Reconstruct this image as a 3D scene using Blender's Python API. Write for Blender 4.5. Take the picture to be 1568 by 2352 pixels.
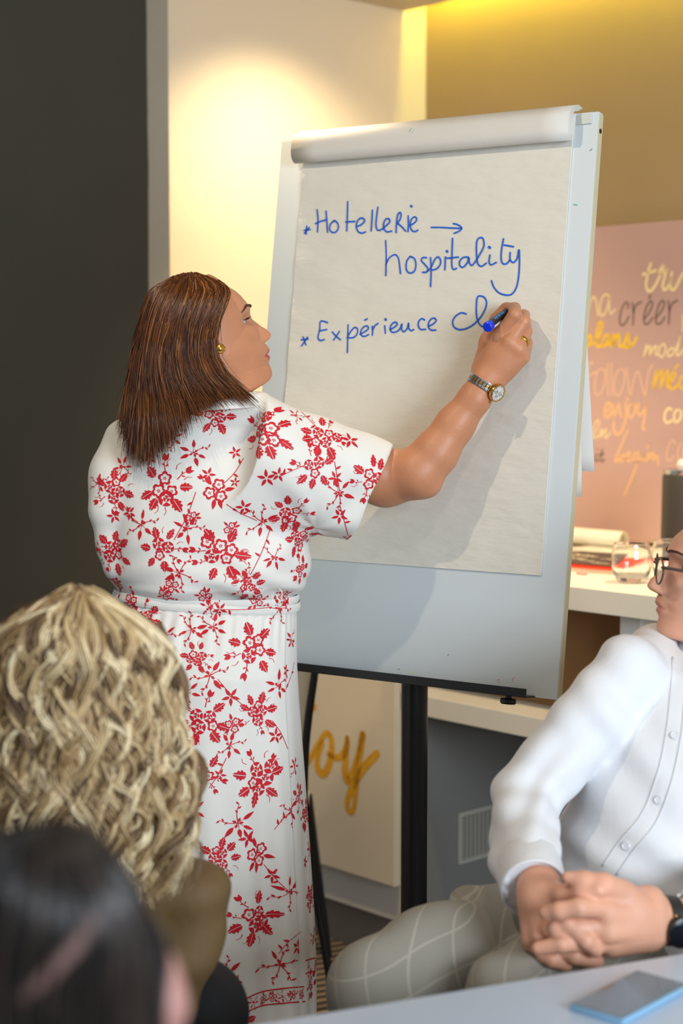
import bpy, bmesh, math, random
import numpy as np
from mathutils import Vector, Matrix
from mathutils.bvhtree import BVHTree

for o in list(bpy.data.objects):
    bpy.data.objects.remove(o, do_unlink=True)
scene = bpy.context.scene
COL = scene.collection
PI = math.pi

# ------------------------------------------------------------------ camera
FPX, CX, CY, CAMH = 3826.0, 784.0, 1176.0, 1.49
PITCH = math.atan(311.0 / FPX)
CAMP = np.array([0.0, 0.0, CAMH])
AXR = np.array([1.0, 0, 0])
AXF = np.array([0, math.cos(PITCH), -math.sin(PITCH)])
AXU = np.array([0, math.sin(PITCH), math.cos(PITCH)])
cam_data = bpy.data.cameras.new('camera')
cam = bpy.data.objects.new('camera', cam_data)
COL.objects.link(cam)
cam.location = (0, 0, CAMH)
cam.rotation_euler = (PI / 2 - PITCH, 0, 0)
cam_data.sensor_fit = 'VERTICAL'
cam_data.sensor_height = 36.0
cam_data.lens = 36.0 * FPX / 2352.0
cam_data.clip_start = 0.05
cam_data.dof.use_dof = True
cam_data.dof.focus_distance = 2.98
cam_data.dof.aperture_fstop = 2.8
cam_data.dof.aperture_blades = 0
scene.camera = cam

# ------------------------------------------------------------------ light
scene.view_settings.view_transform = 'Standard'
scene.view_settings.look = 'None'
scene.view_settings.exposure = 0.0
scene.view_settings.gamma = 1.0
scene.view_settings.use_curve_mapping = False
world = bpy.data.worlds.new('room_ambient')
scene.world = world
world.use_nodes = True
world.node_tree.nodes['Background'].inputs['Color'].default_value = (0.86, 0.93, 1.0, 1)
world.node_tree.nodes['Background'].inputs['Strength'].default_value = 0.36


def aim(o, target):
    d = Vector(target) - o.location
    o.rotation_euler = d.to_track_quat('-Z', 'Y').to_euler()


def area_light(name, loc, target, sx, sy, col, power):
    l = bpy.data.lights.new(name, 'AREA')
    l.shape = 'RECTANGLE'; l.size = sx; l.size_y = sy; l.color = col; l.energy = power
    o = bpy.data.objects.new(name, l); COL.objects.link(o); o.location = loc; aim(o, target)
    return o


def spot_light(name, loc, target, angle, blend, rad, col, power):
    l = bpy.data.lights.new(name, 'SPOT')
    l.spot_size = math.radians(angle); l.spot_blend = blend; l.shadow_soft_size = rad
    l.color = col; l.energy = power
    o = bpy.data.objects.new(name, l); COL.objects.link(o); o.location = loc; aim(o, target)
    return o


WARM = (1.0, 0.84, 0.62)
area_light('window_daylight', (2.3, -1.2, 1.9), (0.2, 3.0, 1.2), 2.0, 1.6, (0.80, 0.90, 1.0), 190)
spot_light('ceiling_downlight', (-0.60, 2.12, 2.57), (0.0, 3.1, 1.35), 100, 0.6, 0.022, WARM, 30)
spot_light('ceiling_downlight', (0.25, 1.35, 2.57), (0.35, 2.3, 0.7), 105, 0.6, 0.03, (1.0, 0.88, 0.72), 12)
spot_light('wall_washer', (0.06, 4.42, 2.57), (-0.16, 4.80, 1.35), 112, 1.0, 0.05, (1.0, 0.80, 0.48), 62)
spot_light('ceiling_downlight', (-0.10, 3.52, 2.57), (0.10, 4.1, 0.6), 92, 0.8, 0.03, (1.0, 0.78, 0.50), 110)


# ------------------------------------------------------------------ helpers
def lin(c):
    return tuple(((v / 255.0) / 12.92 if v / 255.0 <= 0.04045 else ((v / 255.0 + 0.055) / 1.055) ** 2.4) for v in c)


def W(px, py, d):
    """world point seen at photo pixel (px, py) whose distance along +Y is d"""
    r = AXF * FPX + AXR * (px - CX) + AXU * (CY - py)
    return CAMP + r * (d / r[1])


def ray(px, py):
    r = AXF * FPX + AXR * (px - CX) + AXU * (CY - py)
    return r / np.linalg.norm(r)


def on_plane(px, py, p0, n, off=0.0):
    r = ray(px, py)
    t = (np.dot(np.asarray(p0) - CAMP, n) + off) / np.dot(r, n)
    return CAMP + r * t


def mat(name, col, rough=0.5, metal=0.0, bump=None, var=None, spec=0.5, **kw):
    """procedural principled material; bump=(scale, strength), var=(scale, amount)"""
    m = bpy.data.materials.new(name); m.use_nodes = True
    nt = m.node_tree; b = nt.nodes['Principled BSDF']
    c = lin(col)
    b.inputs['Base Color'].default_value = (*c, 1)
    b.inputs['Roughness'].default_value = rough
    b.inputs['Metallic'].default_value = metal
    b.inputs['Specular IOR Level'].default_value = spec
    for k, v in kw.items():
        b.inputs[k.replace('_', ' ')].default_value = v
    tc = nt.nodes.new('ShaderNodeTexCoord')
    if var:
        n = nt.nodes.new('ShaderNodeTexNoise'); n.inputs['Scale'].default_value = var[0]
        n.inputs['Detail'].default_value = 4
        nt.links.new(tc.outputs['Object'], n.inputs['Vector'])
        r = nt.nodes.new('ShaderNodeMapRange')
        r.inputs['From Min'].default_value = 0.3; r.inputs['From Max'].default_value = 0.7
        r.inputs['To Min'].default_value = 1 - var[1]; r.inputs['To Max'].default_value = 1 + var[1]
        nt.links.new(n.outputs['Fac'], r.inputs['Value'])
        mx = nt.nodes.new('ShaderNodeVectorMath'); mx.operation = 'SCALE'
        mx.inputs[0].default_value = c
        nt.links.new(r.outputs['Result'], mx.inputs['Scale'])
        nt.links.new(mx.outputs['Vector'], b.inputs['Base Color'])
    if bump:
        n = nt.nodes.new('ShaderNodeTexNoise'); n.inputs['Scale'].default_value = bump[0]
        n.inputs['Detail'].default_value = 3
        mp = nt.nodes.new('ShaderNodeMapping')
        if len(bump) > 2:
            mp.inputs['Scale'].default_value = bump[2]
        nt.links.new(tc.outputs['Object'], mp.inputs['Vector'])
        nt.links.new(mp.outputs['Vector'], n.inputs['Vector'])
        bp = nt.nodes.new('ShaderNodeBump'); bp.inputs['Strength'].default_value = bump[1]
        bp.inputs['Distance'].default_value = 0.01
        nt.links.new(n.outputs['Fac'], bp.inputs['Height'])
        nt.links.new(bp.outputs['Normal'], b.inputs['Normal'])
    return m


def empty(name, loc=(0, 0, 0)):
    o = bpy.data.objects.new(name, None); COL.objects.link(o); o.location = loc
    o.empty_display_size = 0.05
    return o


def tag(o, label=None, cat=None, group=None, kind=None):
    if label: o['label'] = label
    if cat: o['category'] = cat
    if group: o['group'] = group
    if kind: o['kind'] = kind
    return o


def mesh_obj(name, verts, faces, material, parent=None, smooth=True, mats=None, midx=None):
    """verts (n,3) world coordinates; faces (m,3|4) array or list; parent Empties keep their location"""
    me = bpy.data.meshes.new(name)
    V = np.asarray(verts, dtype=np.float32).reshape(-1, 3)
    if isinstance(faces, np.ndarray) and faces.ndim == 2:
        k = faces.shape[1]; m = faces.shape[0]
        me.vertices.add(len(V)); me.vertices.foreach_set('co', V.ravel())
        me.loops.add(m * k); me.loops.foreach_set('vertex_index', faces.astype(np.int32).ravel())
        me.polygons.add(m)
        me.polygons.foreach_set('loop_start', np.arange(0, m * k, k, dtype=np.int32))
        me.polygons.foreach_set('loop_total', np.full(m, k, dtype=np.int32))
        me.update(calc_edges=True)
        me.validate()
    else:
        me.from_pydata([tuple(v) for v in V.tolist()], [], [list(map(int, f)) for f in faces])
        me.update()
    for mm in (mats or [material]):
        me.materials.append(mm)
    if midx is not None:
        me.polygons.foreach_set('material_index', np.asarray(midx, dtype=np.int32))
    if smooth:
        me.polygons.foreach_set('use_smooth', np.ones(len(me.polygons), dtype=bool))
    o = bpy.data.objects.new(name, me); COL.objects.link(o)
    if parent is not None:
        o.parent = parent
        o.matrix_parent_inverse = Matrix.Identity(4)
        root = parent
        off = Vector((0, 0, 0))
        while root is not None:
            off += root.location
            root = root.parent
        o.location = -off if parent.type == 'EMPTY' else (0, 0, 0)
        if parent.type != 'EMPTY':
            o.location = (0, 0, 0)
    return o


def recentre(o):
    """put the origin of a top-level mesh at the middle of its base"""
    me = o.data
    n = len(me.vertices); a = np.empty(n * 3, dtype=np.float32); me.vertices.foreach_get('co', a)
    a = a.reshape(-1, 3); c = (a.min(0) + a.max(0)) / 2; c[2] = a[:, 2].min()
    me.vertices.foreach_set('co', (a - c).ravel()); me.update()
    o.location = Vector(o.location) + Vector(c.tolist())
    return o


class MB:
    """collects shapes into one mesh"""
    def __init__(self):
        self.v = []; self.f = []
    def add(self, v, f):
        k = len(self.v)
        self.v += [tuple(map(float, p)) for p in v]
        self.f += [[i + k for i in q] for q in f]
        return self
    def box(self, o, ex, ey, ez, bevel=0.0):
        """parallelepiped from corner o with edge vectors"""
        o, ex, ey, ez = map(lambda a: np.asarray(a, float), (o, ex, ey, ez))
        if bevel <= 0:
            v = [o, o + ex, o + ex + ey, o + ey, o + ez, o + ex + ez, o + ex + ey + ez, o + ey + ez]
            f = [[0, 3, 2, 1], [4, 5, 6, 7], [0, 1, 5, 4], [1, 2, 6, 5], [2, 3, 7, 6], [3, 0, 4, 7]]
            return self.add(v, f)
        bm = bmesh.new()
        vs = [bm.verts.new(p) for p in [o, o + ex, o + ex + ey, o + ey, o + ez, o + ex + ez, o + ex + ey + ez, o + ey + ez]]
        for q in [[0, 3, 2, 1], [4, 5, 6, 7], [0, 1, 5, 4], [1, 2, 6, 5], [2, 3, 7, 6], [3, 0, 4, 7]]:
            bm.faces.new([vs[i] for i in q])
        bmesh.ops.bevel(bm, geom=list(bm.edges), offset=bevel, segments=2, affect='EDGES', profile=0.6)
        bm.verts.index_update()
        r = self.add([v.co[:] for v in bm.verts], [[v.index for v in q.verts] for q in bm.faces])
        bm.free()
        return r
    def tube(self, pts, rad, n=8, cap=True, flat=None):
        """tube along points; rad number or list"""
        P = np.asarray(pts, float); m = len(P)
        R_ = np.full(m, rad) if np.isscalar(rad) else np.asarray(rad, float)
        T = np.gradient(P, axis=0); T /= np.linalg.norm(T, axis=1)[:, None] + 1e-12
        up = np.array([0, 0, 1.0]) if abs(T[0][2]) < 0.9 else np.array([1.0, 0, 0])
        nrm = np.cross(T[0], up); nrm /= np.linalg.norm(nrm)
        v = []; f = []
        for i in range(m):
            nrm = nrm - T[i] * np.dot(nrm, T[i]); nrm /= np.linalg.norm(nrm) + 1e-12
            b = np.cross(T[i], nrm)
            for j in range(n):
                a = 2 * PI * j / n
                v.append(P[i] + (nrm * math.cos(a) + b * math.sin(a)) * R_[i])
        for i in range(m - 1):
            for j in range(n):
                f.append([i * n + j, i * n + (j + 1) % n, (i + 1) * n + (j + 1) % n, (i + 1) * n + j])
        if cap:
            f.append(list(range(n - 1, -1, -1))); f.append([(m - 1) * n + j for j in range(n)])
        return self.add(v, f)
    def lathe(self, prof, origin, axis=(0, 0, 1), n=32, xdir=None):
        """prof list of (r, h) turned about axis through origin"""
        ax = np.asarray(axis, float); ax /= np.linalg.norm(ax)
        x = np.asarray(xdir if xdir is not None else ((1, 0, 0) if abs(ax[0]) < 0.9 else (0, 1, 0)), float)
        x = x - ax * np.dot(x, ax); x /= np.linalg.norm(x); y = np.cross(ax, x)
        v = []; f = []; o = np.asarray(origin, float); m = len(prof)
        for r, h in prof:
            for j in range(n):
                a = 2 * PI * j / n
                v.append(o + ax * h + (x * math.cos(a) + y * math.sin(a)) * r)
        for i in range(m - 1):
            for j in range(n):
                f.append([i * n + j, i * n + (j + 1) % n, (i + 1) * n + (j + 1) % n, (i + 1) * n + j])
        if prof[0][0] > 1e-6: f.append(list(range(n - 1, -1, -1)))
        if prof[-1][0] > 1e-6: f.append([(m - 1) * n + j for j in range(n)])
        return self.add(v, f)
    def build(self, name, material, parent=None, smooth=False):
        return mesh_obj(name, self.v, self.f, material, parent, smooth)


def smooth_angle(o, deg=35):
    me = o.data
    me.polygons.foreach_set('use_smooth', np.ones(len(me.polygons), dtype=bool))
    me.set_sharp_from_angle(angle=math.radians(deg))
    return o


def catmull(pts, n=6, closed=False):
    P = np.asarray(pts, float)
    if len(P) < 3:
        t = np.linspace(0, 1, n + 1)[:, None]
        return P[0] * (1 - t) + P[-1] * t
    Q = np.vstack([2 * P[0] - P[1], P, 2 * P[-1] - P[-2]])
    out = []
    for i in range(1, len(Q) - 2):
        t = np.linspace(0, 1, n, endpoint=False)[:, None]
        a, b, c, d = Q[i - 1], Q[i], Q[i + 1], Q[i + 2]
        out.append(0.5 * (2 * b + (c - a) * t + (2 * a - 5 * b + 4 * c - d) * t ** 2 + (3 * b - a - 3 * c + d) * t ** 3))
    out.append(P[-1:])
    return np.vstack(out)


def ribbon(mb, P, width, n, thick=0.0):
    """flat stroke of given width along 3D points lying in a plane of normal n"""
    P = np.asarray(P, float); n = np.asarray(n, float)
    T = np.gradient(P, axis=0); T /= np.linalg.norm(T, axis=1)[:, None] + 1e-9
    S = np.cross(n, T); S /= np.linalg.norm(S, axis=1)[:, None] + 1e-9
    w = np.full(len(P), width / 2) if np.isscalar(width) else np.asarray(width) / 2
    k = 4
    # round ends
    v = []; f = []
    e0 = [P[0] + (S[0] * math.sin(a) - T[0] * math.cos(a)) * w[0] for a in np.linspace(-PI / 2, PI / 2, k + 2)[1:-1]]
    for i in range(len(P)):
        v.append(P[i] - S[i] * w[i]); v.append(P[i] + S[i] * w[i])
    m = len(P)
    f += [[2 * i, 2 * i + 2, 2 * i + 3, 2 * i + 1] for i in range(m - 1)]
    b = len(v); v += e0
    f.append([0, 1] + [b + i for i in range(k - 1, -1, -1)])
    e1 = [P[-1] + (S[-1] * math.sin(a) + T[-1] * math.cos(a)) * w[-1] for a in np.linspace(-PI / 2, PI / 2, k + 2)[1:-1]]
    b = len(v); v += e1
    f.append([2 * m - 1, 2 * m - 2] + [b + i for i in range(k)])
    mb.add(v, f)


# ---------------------------------------------------------- implicit surfaces
class Field:
    def __init__(self, lo, hi, h):
        self.lo = np.asarray(lo, float); self.h = h
        n = np.ceil((np.asarray(hi) - self.lo) / h).astype(int) + 1
        self.ax = [(self.lo[i] + h * np.arange(n[i])).astype(np.float32) for i in range(3)]
        self.D = np.full(n, 0.5, dtype=np.float32)
    def region(self, lo, hi):
        s = []
        for i in range(3):
            a = int(max(0, math.floor((lo[i] - self.lo[i]) / self.h)))
            b = int(min(len(self.ax[i]), math.ceil((hi[i] - self.lo[i]) / self.h) + 1))
            if b <= a: return None, None
            s.append(slice(a, b))
        X = self.ax[0][s[0]][:, None, None]; Y = self.ax[1][s[1]][None, :, None]; Z = self.ax[2][s[2]][None, None, :]
        return tuple(s), (X, Y, Z)
    def join(self, s, d, k):
        A = self.D[s]
        if k <= 0:
            self.D[s] = np.minimum(A, d); return
        hh = np.clip(0.5 + 0.5 * (A - d) / k, 0, 1)
        self.D[s] = A + (d - A) * hh - k * hh * (1 - hh)
    def carve(self, s, d, k):
        A = self.D[s]
        hh = np.clip(0.5 - 0.5 * (A + d) / max(k, 1e-5), 0, 1)
        self.D[s] = A + (-d - A) * hh + k * hh * (1 - hh)
    def capsule(self, a, b, ra, rb, k=0.01, carve=False):
        a = np.asarray(a, float); b = np.asarray(b, float)
        m = max(ra, rb) + k + 3 * self.h
        s, g = self.region(np.minimum(a, b) - m, np.maximum(a, b) + m)
        if s is None: return
        X, Y, Z = g; ba = b - a; L = max(float(ba @ ba), 1e-9)
        t = np.clip(((X - a[0]) * ba[0] + (Y - a[1]) * ba[1] + (Z - a[2]) * ba[2]) / L, 0, 1)
        d = np.sqrt((X - a[0] - t * ba[0]) ** 2 + (Y - a[1] - t * ba[1]) ** 2 + (Z - a[2] - t * ba[2]) ** 2) - (ra + (rb - ra) * t)
        (self.carve if carve else self.join)(s, d.astype(np.float32), k)
    def chain(self, pts, rads, k=0.006):
        for i in range(len(pts) - 1):
            self.capsule(pts[i], pts[i + 1], rads[i], rads[i + 1], k)
    def ellipsoid(self, c, r, axes=None, k=0.01, carve=False):
        c = np.asarray(c, float); r = np.asarray(r, float)
        A = np.eye(3) if axes is None else np.asarray(axes, float)
        ext = np.abs(A.T) @ r + k + 3 * self.h
        s, g = self.region(c - ext, c + ext)
        if s is None: return
        X, Y, Z = g; x, y, z = X - c[0], Y - c[1], Z - c[2]
        q = [(x * A[i][0] + y * A[i][1] + z * A[i][2]) for i in range(3)]
        k0 = np.sqrt((q[0] / r[0]) ** 2 + (q[1] / r[1]) ** 2 + (q[2] / r[2]) ** 2)
        k1 = np.sqrt((q[0] / r[0] ** 2) ** 2 + (q[1] / r[1] ** 2) ** 2 + (q[2] / r[2] ** 2) ** 2) + 1e-6
        d = k0 * (k0 - 1) / k1
        (self.carve if carve else self.join)(s, d.astype(np.float32), k)
    def stack(self, rows, k=0.02):
        """rows of (z, xl, xr, yc, hy): ellipse slices interpolated in z"""
        R_ = np.array(sorted(rows), float)
        s, g = self.region([R_[:, 1].min() - .1, (R_[:, 3] - R_[:, 4]).min() - .1, R_[0, 0]], [R_[:, 2].max() + .1, (R_[:, 3] + R_[:, 4]).max() + .1, R_[-1, 0]])
        X, Y, Z = g; z = Z.ravel()
        it = lambda i: np.interp(z, R_[:, 0], R_[:, i])[None, None, :]
        xc = (it(1) + it(2)) / 2; a = (it(2) - it(1)) / 2; yc = it(3); b = it(4)
        q = np.power(np.abs((X - xc) / a) ** 2.3 + np.abs((Y - yc) / b) ** 2.3, 1 / 2.3)
        d = (q - 1) * np.minimum(a, b) * 0.9
        d = np.maximum(d, np.maximum(R_[0, 0] + .002 - Z, Z - R_[-1, 0] + .002))
        self.join(s, d.astype(np.float32), k)
    def mesh(self, smooth=2):
        D = self.D; S = D < 0
        n = np.array(D.shape)
        c = np.zeros(n - 1, dtype=np.int8)
        for i in (0, 1):
            for j in (0, 1):
                for k in (0, 1):
                    c += S[i:n[0] - 1 + i, j:n[1] - 1 + j, k:n[2] - 1 + k]
        act = np.argwhere((c > 0) & (c < 8))
        idx = np.full(n - 1, -1, dtype=np.int32)
        idx[act[:, 0], act[:, 1], act[:, 2]] = np.arange(len(act))
        acc = np.zeros((len(act), 3)); cnt = np.zeros(len(act))
        corners = [(i, j, k) for i in (0, 1) for j in (0, 1) for k in (0, 1)]
        val = {q: D[act[:, 0] + q[0], act[:, 1] + q[1], act[:, 2] + q[2]] for q in corners}
        for p in corners:
            for a in range(3):
                if p[a] == 0:
                    q = list(p); q[a] = 1; q = tuple(q)
                    va, vb = val[p], val[q]
                    m = (va < 0) != (vb < 0)
                    t = np.where(m, va / np.where(va == vb, 1, va - vb), 0)
                    pos = np.tile(np.array(p, float), (len(act), 1)); pos[:, a] += t
                    acc += pos * m[:, None]; cnt += m
        V = (act + acc / cnt[:, None]) * self.h + self.lo
        F = []
        for a in range(3):
            s0 = [slice(None)] * 3; s1 = [slice(None)] * 3
            s0[a] = slice(0, -1); s1[a] = slice(1, None)
            e = np.argwhere(S[tuple(s0)] != S[tuple(s1)])
            b, cc = (a + 1) % 3, (a + 2) % 3
            ok = (e[:, b] > 0) & (e[:, cc] > 0) & (e[:, b] < n[b] - 1) & (e[:, cc] < n[cc] - 1)
            e = e[ok]
            q = []
            for db, dc in ((-1, -1), (0, -1), (0, 0), (-1, 0)):
                t = e.copy(); t[:, b] += db; t[:, cc] += dc
                q.append(idx[t[:, 0], t[:, 1], t[:, 2]])
            q = np.stack(q, 1)
            ins = S[e[:, 0], e[:, 1], e[:, 2]]
            q[~ins] = q[~ins][:, ::-1]
            F.append(q)
        F = np.vstack(F)
        F = F[(F >= 0).all(1)]
        for _ in range(smooth):
            V = relax(V, F)
        return V, F


def relax(V, F, w=0.5):
    n = len(V); a = F.ravel(); b = np.roll(F, -1, axis=1).ravel()
    deg = np.bincount(a, minlength=n) + np.bincount(b, minlength=n)
    out = np.empty_like(V)
    for i in range(3):
        out[:, i] = (np.bincount(a, V[b, i], minlength=n) + np.bincount(b, V[a, i], minlength=n)) / np.maximum(deg, 1)
    return V + (out - V) * w * (deg > 0)[:, None]


def vnormals(V, F):
    n = np.cross(V[F[:, 2]] - V[F[:, 0]], V[F[:, 3]] - V[F[:, 1]])
    N = np.zeros_like(V)
    for j in range(4):
        for i in range(3):
            N[:, i] += np.bincount(F[:, j], n[:, i], minlength=len(V))
    return N / (np.linalg.norm(N, axis=1)[:, None] + 1e-12)


def loft(rows, closed=True, cap=False):
    """rows (m,n,3) -> verts, quads"""
    A = np.asarray(rows, float); m, n = A.shape[:2]
    i, j = np.meshgrid(np.arange(m - 1), np.arange(n if closed else n - 1), indexing='ij')
    j2 = (j + 1) % n
    F = np.stack([i * n + j, i * n + j2, (i + 1) * n + j2, (i + 1) * n + j], -1).reshape(-1, 4)
    return A.reshape(-1, 3), F


def strands_mesh(name, curves, radius, material, parent, rnd, sides=3):
    """curves (k,m,3), radius (k,m): many thin tubes as one mesh, random tint per strand in attribute 'tint'"""
    C = np.asarray(curves, float); k, m = C.shape[:2]
    T = np.gradient(C, axis=1); T /= np.linalg.norm(T, axis=2)[..., None] + 1e-12
    ref = np.array([0.13, 0.9, 0.21]); ref /= np.linalg.norm(ref)
    N = np.cross(T, ref); N /= np.linalg.norm(N, axis=2)[..., None] + 1e-9
    B = np.cross(T, N)
    a = 2 * PI * np.arange(sides) / sides
    V = C[:, :, None, :] + (N[:, :, None, :] * np.cos(a)[None, None, :, None] + B[:, :, None, :] * np.sin(a)[None, None, :, None]) * np.asarray(radius)[:, :, None, None]
    base = (np.arange(k) * m * sides)[:, None, None]
    i = np.arange(m - 1)[None, :, None]; j = np.arange(sides)[None, None, :]; j2 = (j + 1) % sides
    F = np.stack([base + i * sides + j, base + i * sides + j2, base + (i + 1) * sides + j2, base + (i + 1) * sides + j], -1).reshape(-1, 4)
    o = mesh_obj(name, V.reshape(-1, 3), F, material, parent, True)
    at = o.data.attributes.new('tint', 'FLOAT', 'POINT')
    at.data.foreach_set('value', np.repeat(rnd, m * sides).astype(np.float32))
    return o


def hair_mat(name, cols, rough=0.38, spec=0.5):
    m = bpy.data.materials.new(name); m.use_nodes = True
    nt = m.node_tree; b = nt.nodes['Principled BSDF']
    at = nt.nodes.new('ShaderNodeAttribute'); at.attribute_name = 'tint'
    cr = nt.nodes.new('ShaderNodeValToRGB')
    el = cr.color_ramp.elements
    el[0].position = 0.0; el[0].color = (*lin(cols[0]), 1)
    el[1].position = 1.0; el[1].color = (*lin(cols[-1]), 1)
    for i, c in enumerate(cols[1:-1]):
        e = el.new((i + 1) / (len(cols) - 1)); e.color = (*lin(c), 1)
    nt.links.new(at.outputs['Fac'], cr.inputs['Fac'])
    nt.links.new(cr.outputs['Color'], b.inputs['Base Color'])
    b.inputs['Roughness'].default_value = rough
    b.inputs['Specular IOR Level'].default_value = spec
    return m

# ================================================================== the room
DA = np.array([-0.682, 0.731, 0.0])      # along the niche back wall, towards its far left end
DB = np.array([0.731, 0.682, 0.0])       # into the niche
UZ = np.array([0, 0, 1.0])
CORN = np.array([0.155, 4.09, 0.0])      # near corner of the boxed-in pier below the shelves
ND = 0.87                                # depth of the niche and its counter
BACK0 = CORN + DB * ND                 # a point on the niche back wall
NB = -DB                                 # normal of faces parallel to the back wall
ZC = 2.60                               # underside of the dropped soffit
ZTOP = 2.80

m_dark = mat('dark_paint', (90, 82, 64), 0.75, bump=(60, 0.15), var=(3, 0.05))
m_grey = mat('light_grey_paint', (172, 167, 162), 0.8, bump=(60, 0.1))
m_cream = mat('cream_paint', (226, 212, 186), 0.8, bump=(50, 0.1))
m_brown = mat('olive_brown_paint', (168, 143, 104), 0.7, bump=(50, 0.1), var=(2, 0.04))
m_white = mat('white_laminate', (222, 216, 202), 0.35, var=(4, 0.02))
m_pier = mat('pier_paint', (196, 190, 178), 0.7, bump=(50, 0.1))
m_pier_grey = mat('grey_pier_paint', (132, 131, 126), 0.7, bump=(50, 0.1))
m_ceil = mat('ceiling_paint', (198, 186, 166), 0.85, bump=(40, 0.08))
m_black = mat('black_metal', (22, 22, 25), 0.38, var=(30, 0.1))


def struct(name, mb, m, parent=None, smooth=False):
    o = mb.build(name, m, parent, smooth)
    if parent is None: o['kind'] = 'structure'
    return o


def slab(p, along, up, thick):
    mb = MB(); mb.box(p, along, up, thick); return mb


# carpet with woven stripes
m_carpet = bpy.data.materials.new('striped_carpet'); m_carpet.use_nodes = True
nt = m_carpet.node_tree; bs = nt.nodes['Principled BSDF']
tc = nt.nodes.new('ShaderNodeTexCoord'); mp = nt.nodes.new('ShaderNodeMapping')
mp.inputs['Rotation'].default_value = (0, 0, math.radians(-25))
wv = nt.nodes.new('ShaderNodeTexWave'); wv.inputs['Scale'].default_value = 9.0; wv.inputs['Distortion'].default_value = 0.6
wv.bands_direction = 'Y'
cr = nt.nodes.new('ShaderNodeValToRGB')
cr.color_ramp.elements[0].color = (*lin((44, 36, 30)), 1); cr.color_ramp.elements[1].color = (*lin((122, 104, 84)), 1)
cr.color_ramp.elements[0].position = 0.45; cr.color_ramp.elements[1].position = 0.6
nt.links.new(tc.outputs['Object'], mp.inputs['Vector']); nt.links.new(mp.outputs['Vector'], wv.inputs['Vector'])
nt.links.new(wv.outputs['Fac'], cr.inputs['Fac']); nt.links.new(cr.outputs['Color'], bs.inputs['Base Color'])
bs.inputs['Roughness'].default_value = 0.95
struct('floor', slab((-4, -3.2, -0.05), (8.5, 0, 0), (0, 9.5, 0), (0, 0, 0.05)), m_carpet)

# niche back wall, cream side wall, dark wall
k_ = (975 - CX) / 3839.0                  # the corner is seen at this bearing
t_ = (k_ * BACK0[1] - BACK0[0]) / (DA[0] - k_ * DA[1])
corner_up = np.array([BACK0[0] + DA[0] * t_, BACK0[1] + DA[1] * t_, 0.0])
struct('wall_back', slab(corner_up, -DA * 4.2, DB * 0.12, UZ * 3.0), m_brown)
k_ = (392.5 - CX) / 3839.0
t_ = (corner_up[0] - k_ * corner_up[1]) / (DB[0] - k_ * DB[1])
cream_l = corner_up - DB * t_
struct('wall_side', slab(cream_l, corner_up - cream_l, np.array([-DB[1], DB[0], 0]) * 0.1, UZ * 3.0), m_cream)
# the dark wall turns the corner: a strip left in light grey, then dark paint with a hand-cut edge
gw = 0.115
struct('trim_1', slab(cream_l + DA * 0.003, DA * gw, DB * 0.1, UZ * 3.0), m_grey)
mb = MB()
zz = np.linspace(0, 3.0, 120); rng = np.random.RandomState(4)
edge = 0.096 + np.convolve(rng.randn(130), np.ones(5) / 5, 'same')[:120] * 0.0022
v = []
for z, e in zip(zz, edge):
    v.append(cream_l + DA * e - DB * 0.0015 + UZ * z); v.append(cream_l + DA * 3.4 - DB * 0.0015 + UZ * z)
f = [[2 * i, 2 * i + 1, 2 * i + 3, 2 * i + 2] for i in range(119)]
k = len(v); v += [p + DB * 0.1 for p in v]
f += [[2 * i + 2 + k, 2 * i + 3 + k, 2 * i + 1 + k, 2 * i + k] for i in range(119)]
f += [[2 * i + 2, 2 * i + 2 + k, 2 * i + k, 2 * i] for i in range(119)]
mb.add(v, f); struct('wall_left', mb, m_dark)

# soffit (dropped ceiling) over the cream wall, and the ceiling above the niche
edge0 = on_plane(921, 27, (0, 0, ZC), np.array([0, 0, 1.0]))
tt = np.dot(edge0 - corner_up, DB)
e0 = corner_up + DB * tt; e0 = e0 - DA * 0.0
sof = MB(); sof.box(np.array([e0[0], e0[1], ZC]) + DA * 0.12, -DA * 3.6, -DB * 5.2, UZ * 0.19)
struct('ceiling', sof, m_ceil)
top = MB(); top.box(np.array([corner_up[0], corner_up[1], ZTOP]) + DA * 0.15 + DB * 0.2, -DA * 4.4, -DB * 1.4, UZ * 0.05)
struct('ceiling_cove', top, mat('cove_paint', (214, 200, 150), 0.85))

# yellow light strip hidden behind the lip of the soffit
m_led = bpy.data.materials.new('yellow_led'); m_led.use_nodes = True
mb_ = m_led.node_tree.nodes['Principled BSDF']
mb_.inputs['Emission Color'].default_value = (1.0, 0.93, 0.10, 1); mb_.inputs['Emission Strength'].default_value = 50.0
mb_.inputs['Base Color'].default_value = (1, 0.9, 0.4, 1)
led = MB(); lp = np.array([e0[0], e0[1], ZC + 0.10]) + DB * 0.008
led.tube([lp - DA * 0.02, lp - DA * 1.9], 0.008, 8)
tag(led.build('led_strip', m_led, None, True), 'yellow light strip tucked behind the ceiling lip above the niche', 'light strip')

# boxed pier below: poster face (parallel to the back wall) and vent face
pier_top = 1.0
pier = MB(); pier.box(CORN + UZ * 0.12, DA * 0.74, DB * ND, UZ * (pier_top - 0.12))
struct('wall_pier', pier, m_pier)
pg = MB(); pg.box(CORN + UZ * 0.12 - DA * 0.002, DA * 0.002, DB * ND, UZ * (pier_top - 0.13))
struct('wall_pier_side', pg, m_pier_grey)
pl = MB(); pl.box(CORN + DB * 0.03 - DA * (-0.02), DA * 0.70, DB * 0.80, UZ * 0.12)
struct('baseboard_pier', pl, mat('plinth_paint', (120, 108, 96), 0.6))
# low wall under the niche, set back
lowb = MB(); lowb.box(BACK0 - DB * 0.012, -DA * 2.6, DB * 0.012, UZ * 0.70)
struct('wall_low', lowb, m_pier_grey)

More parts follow.
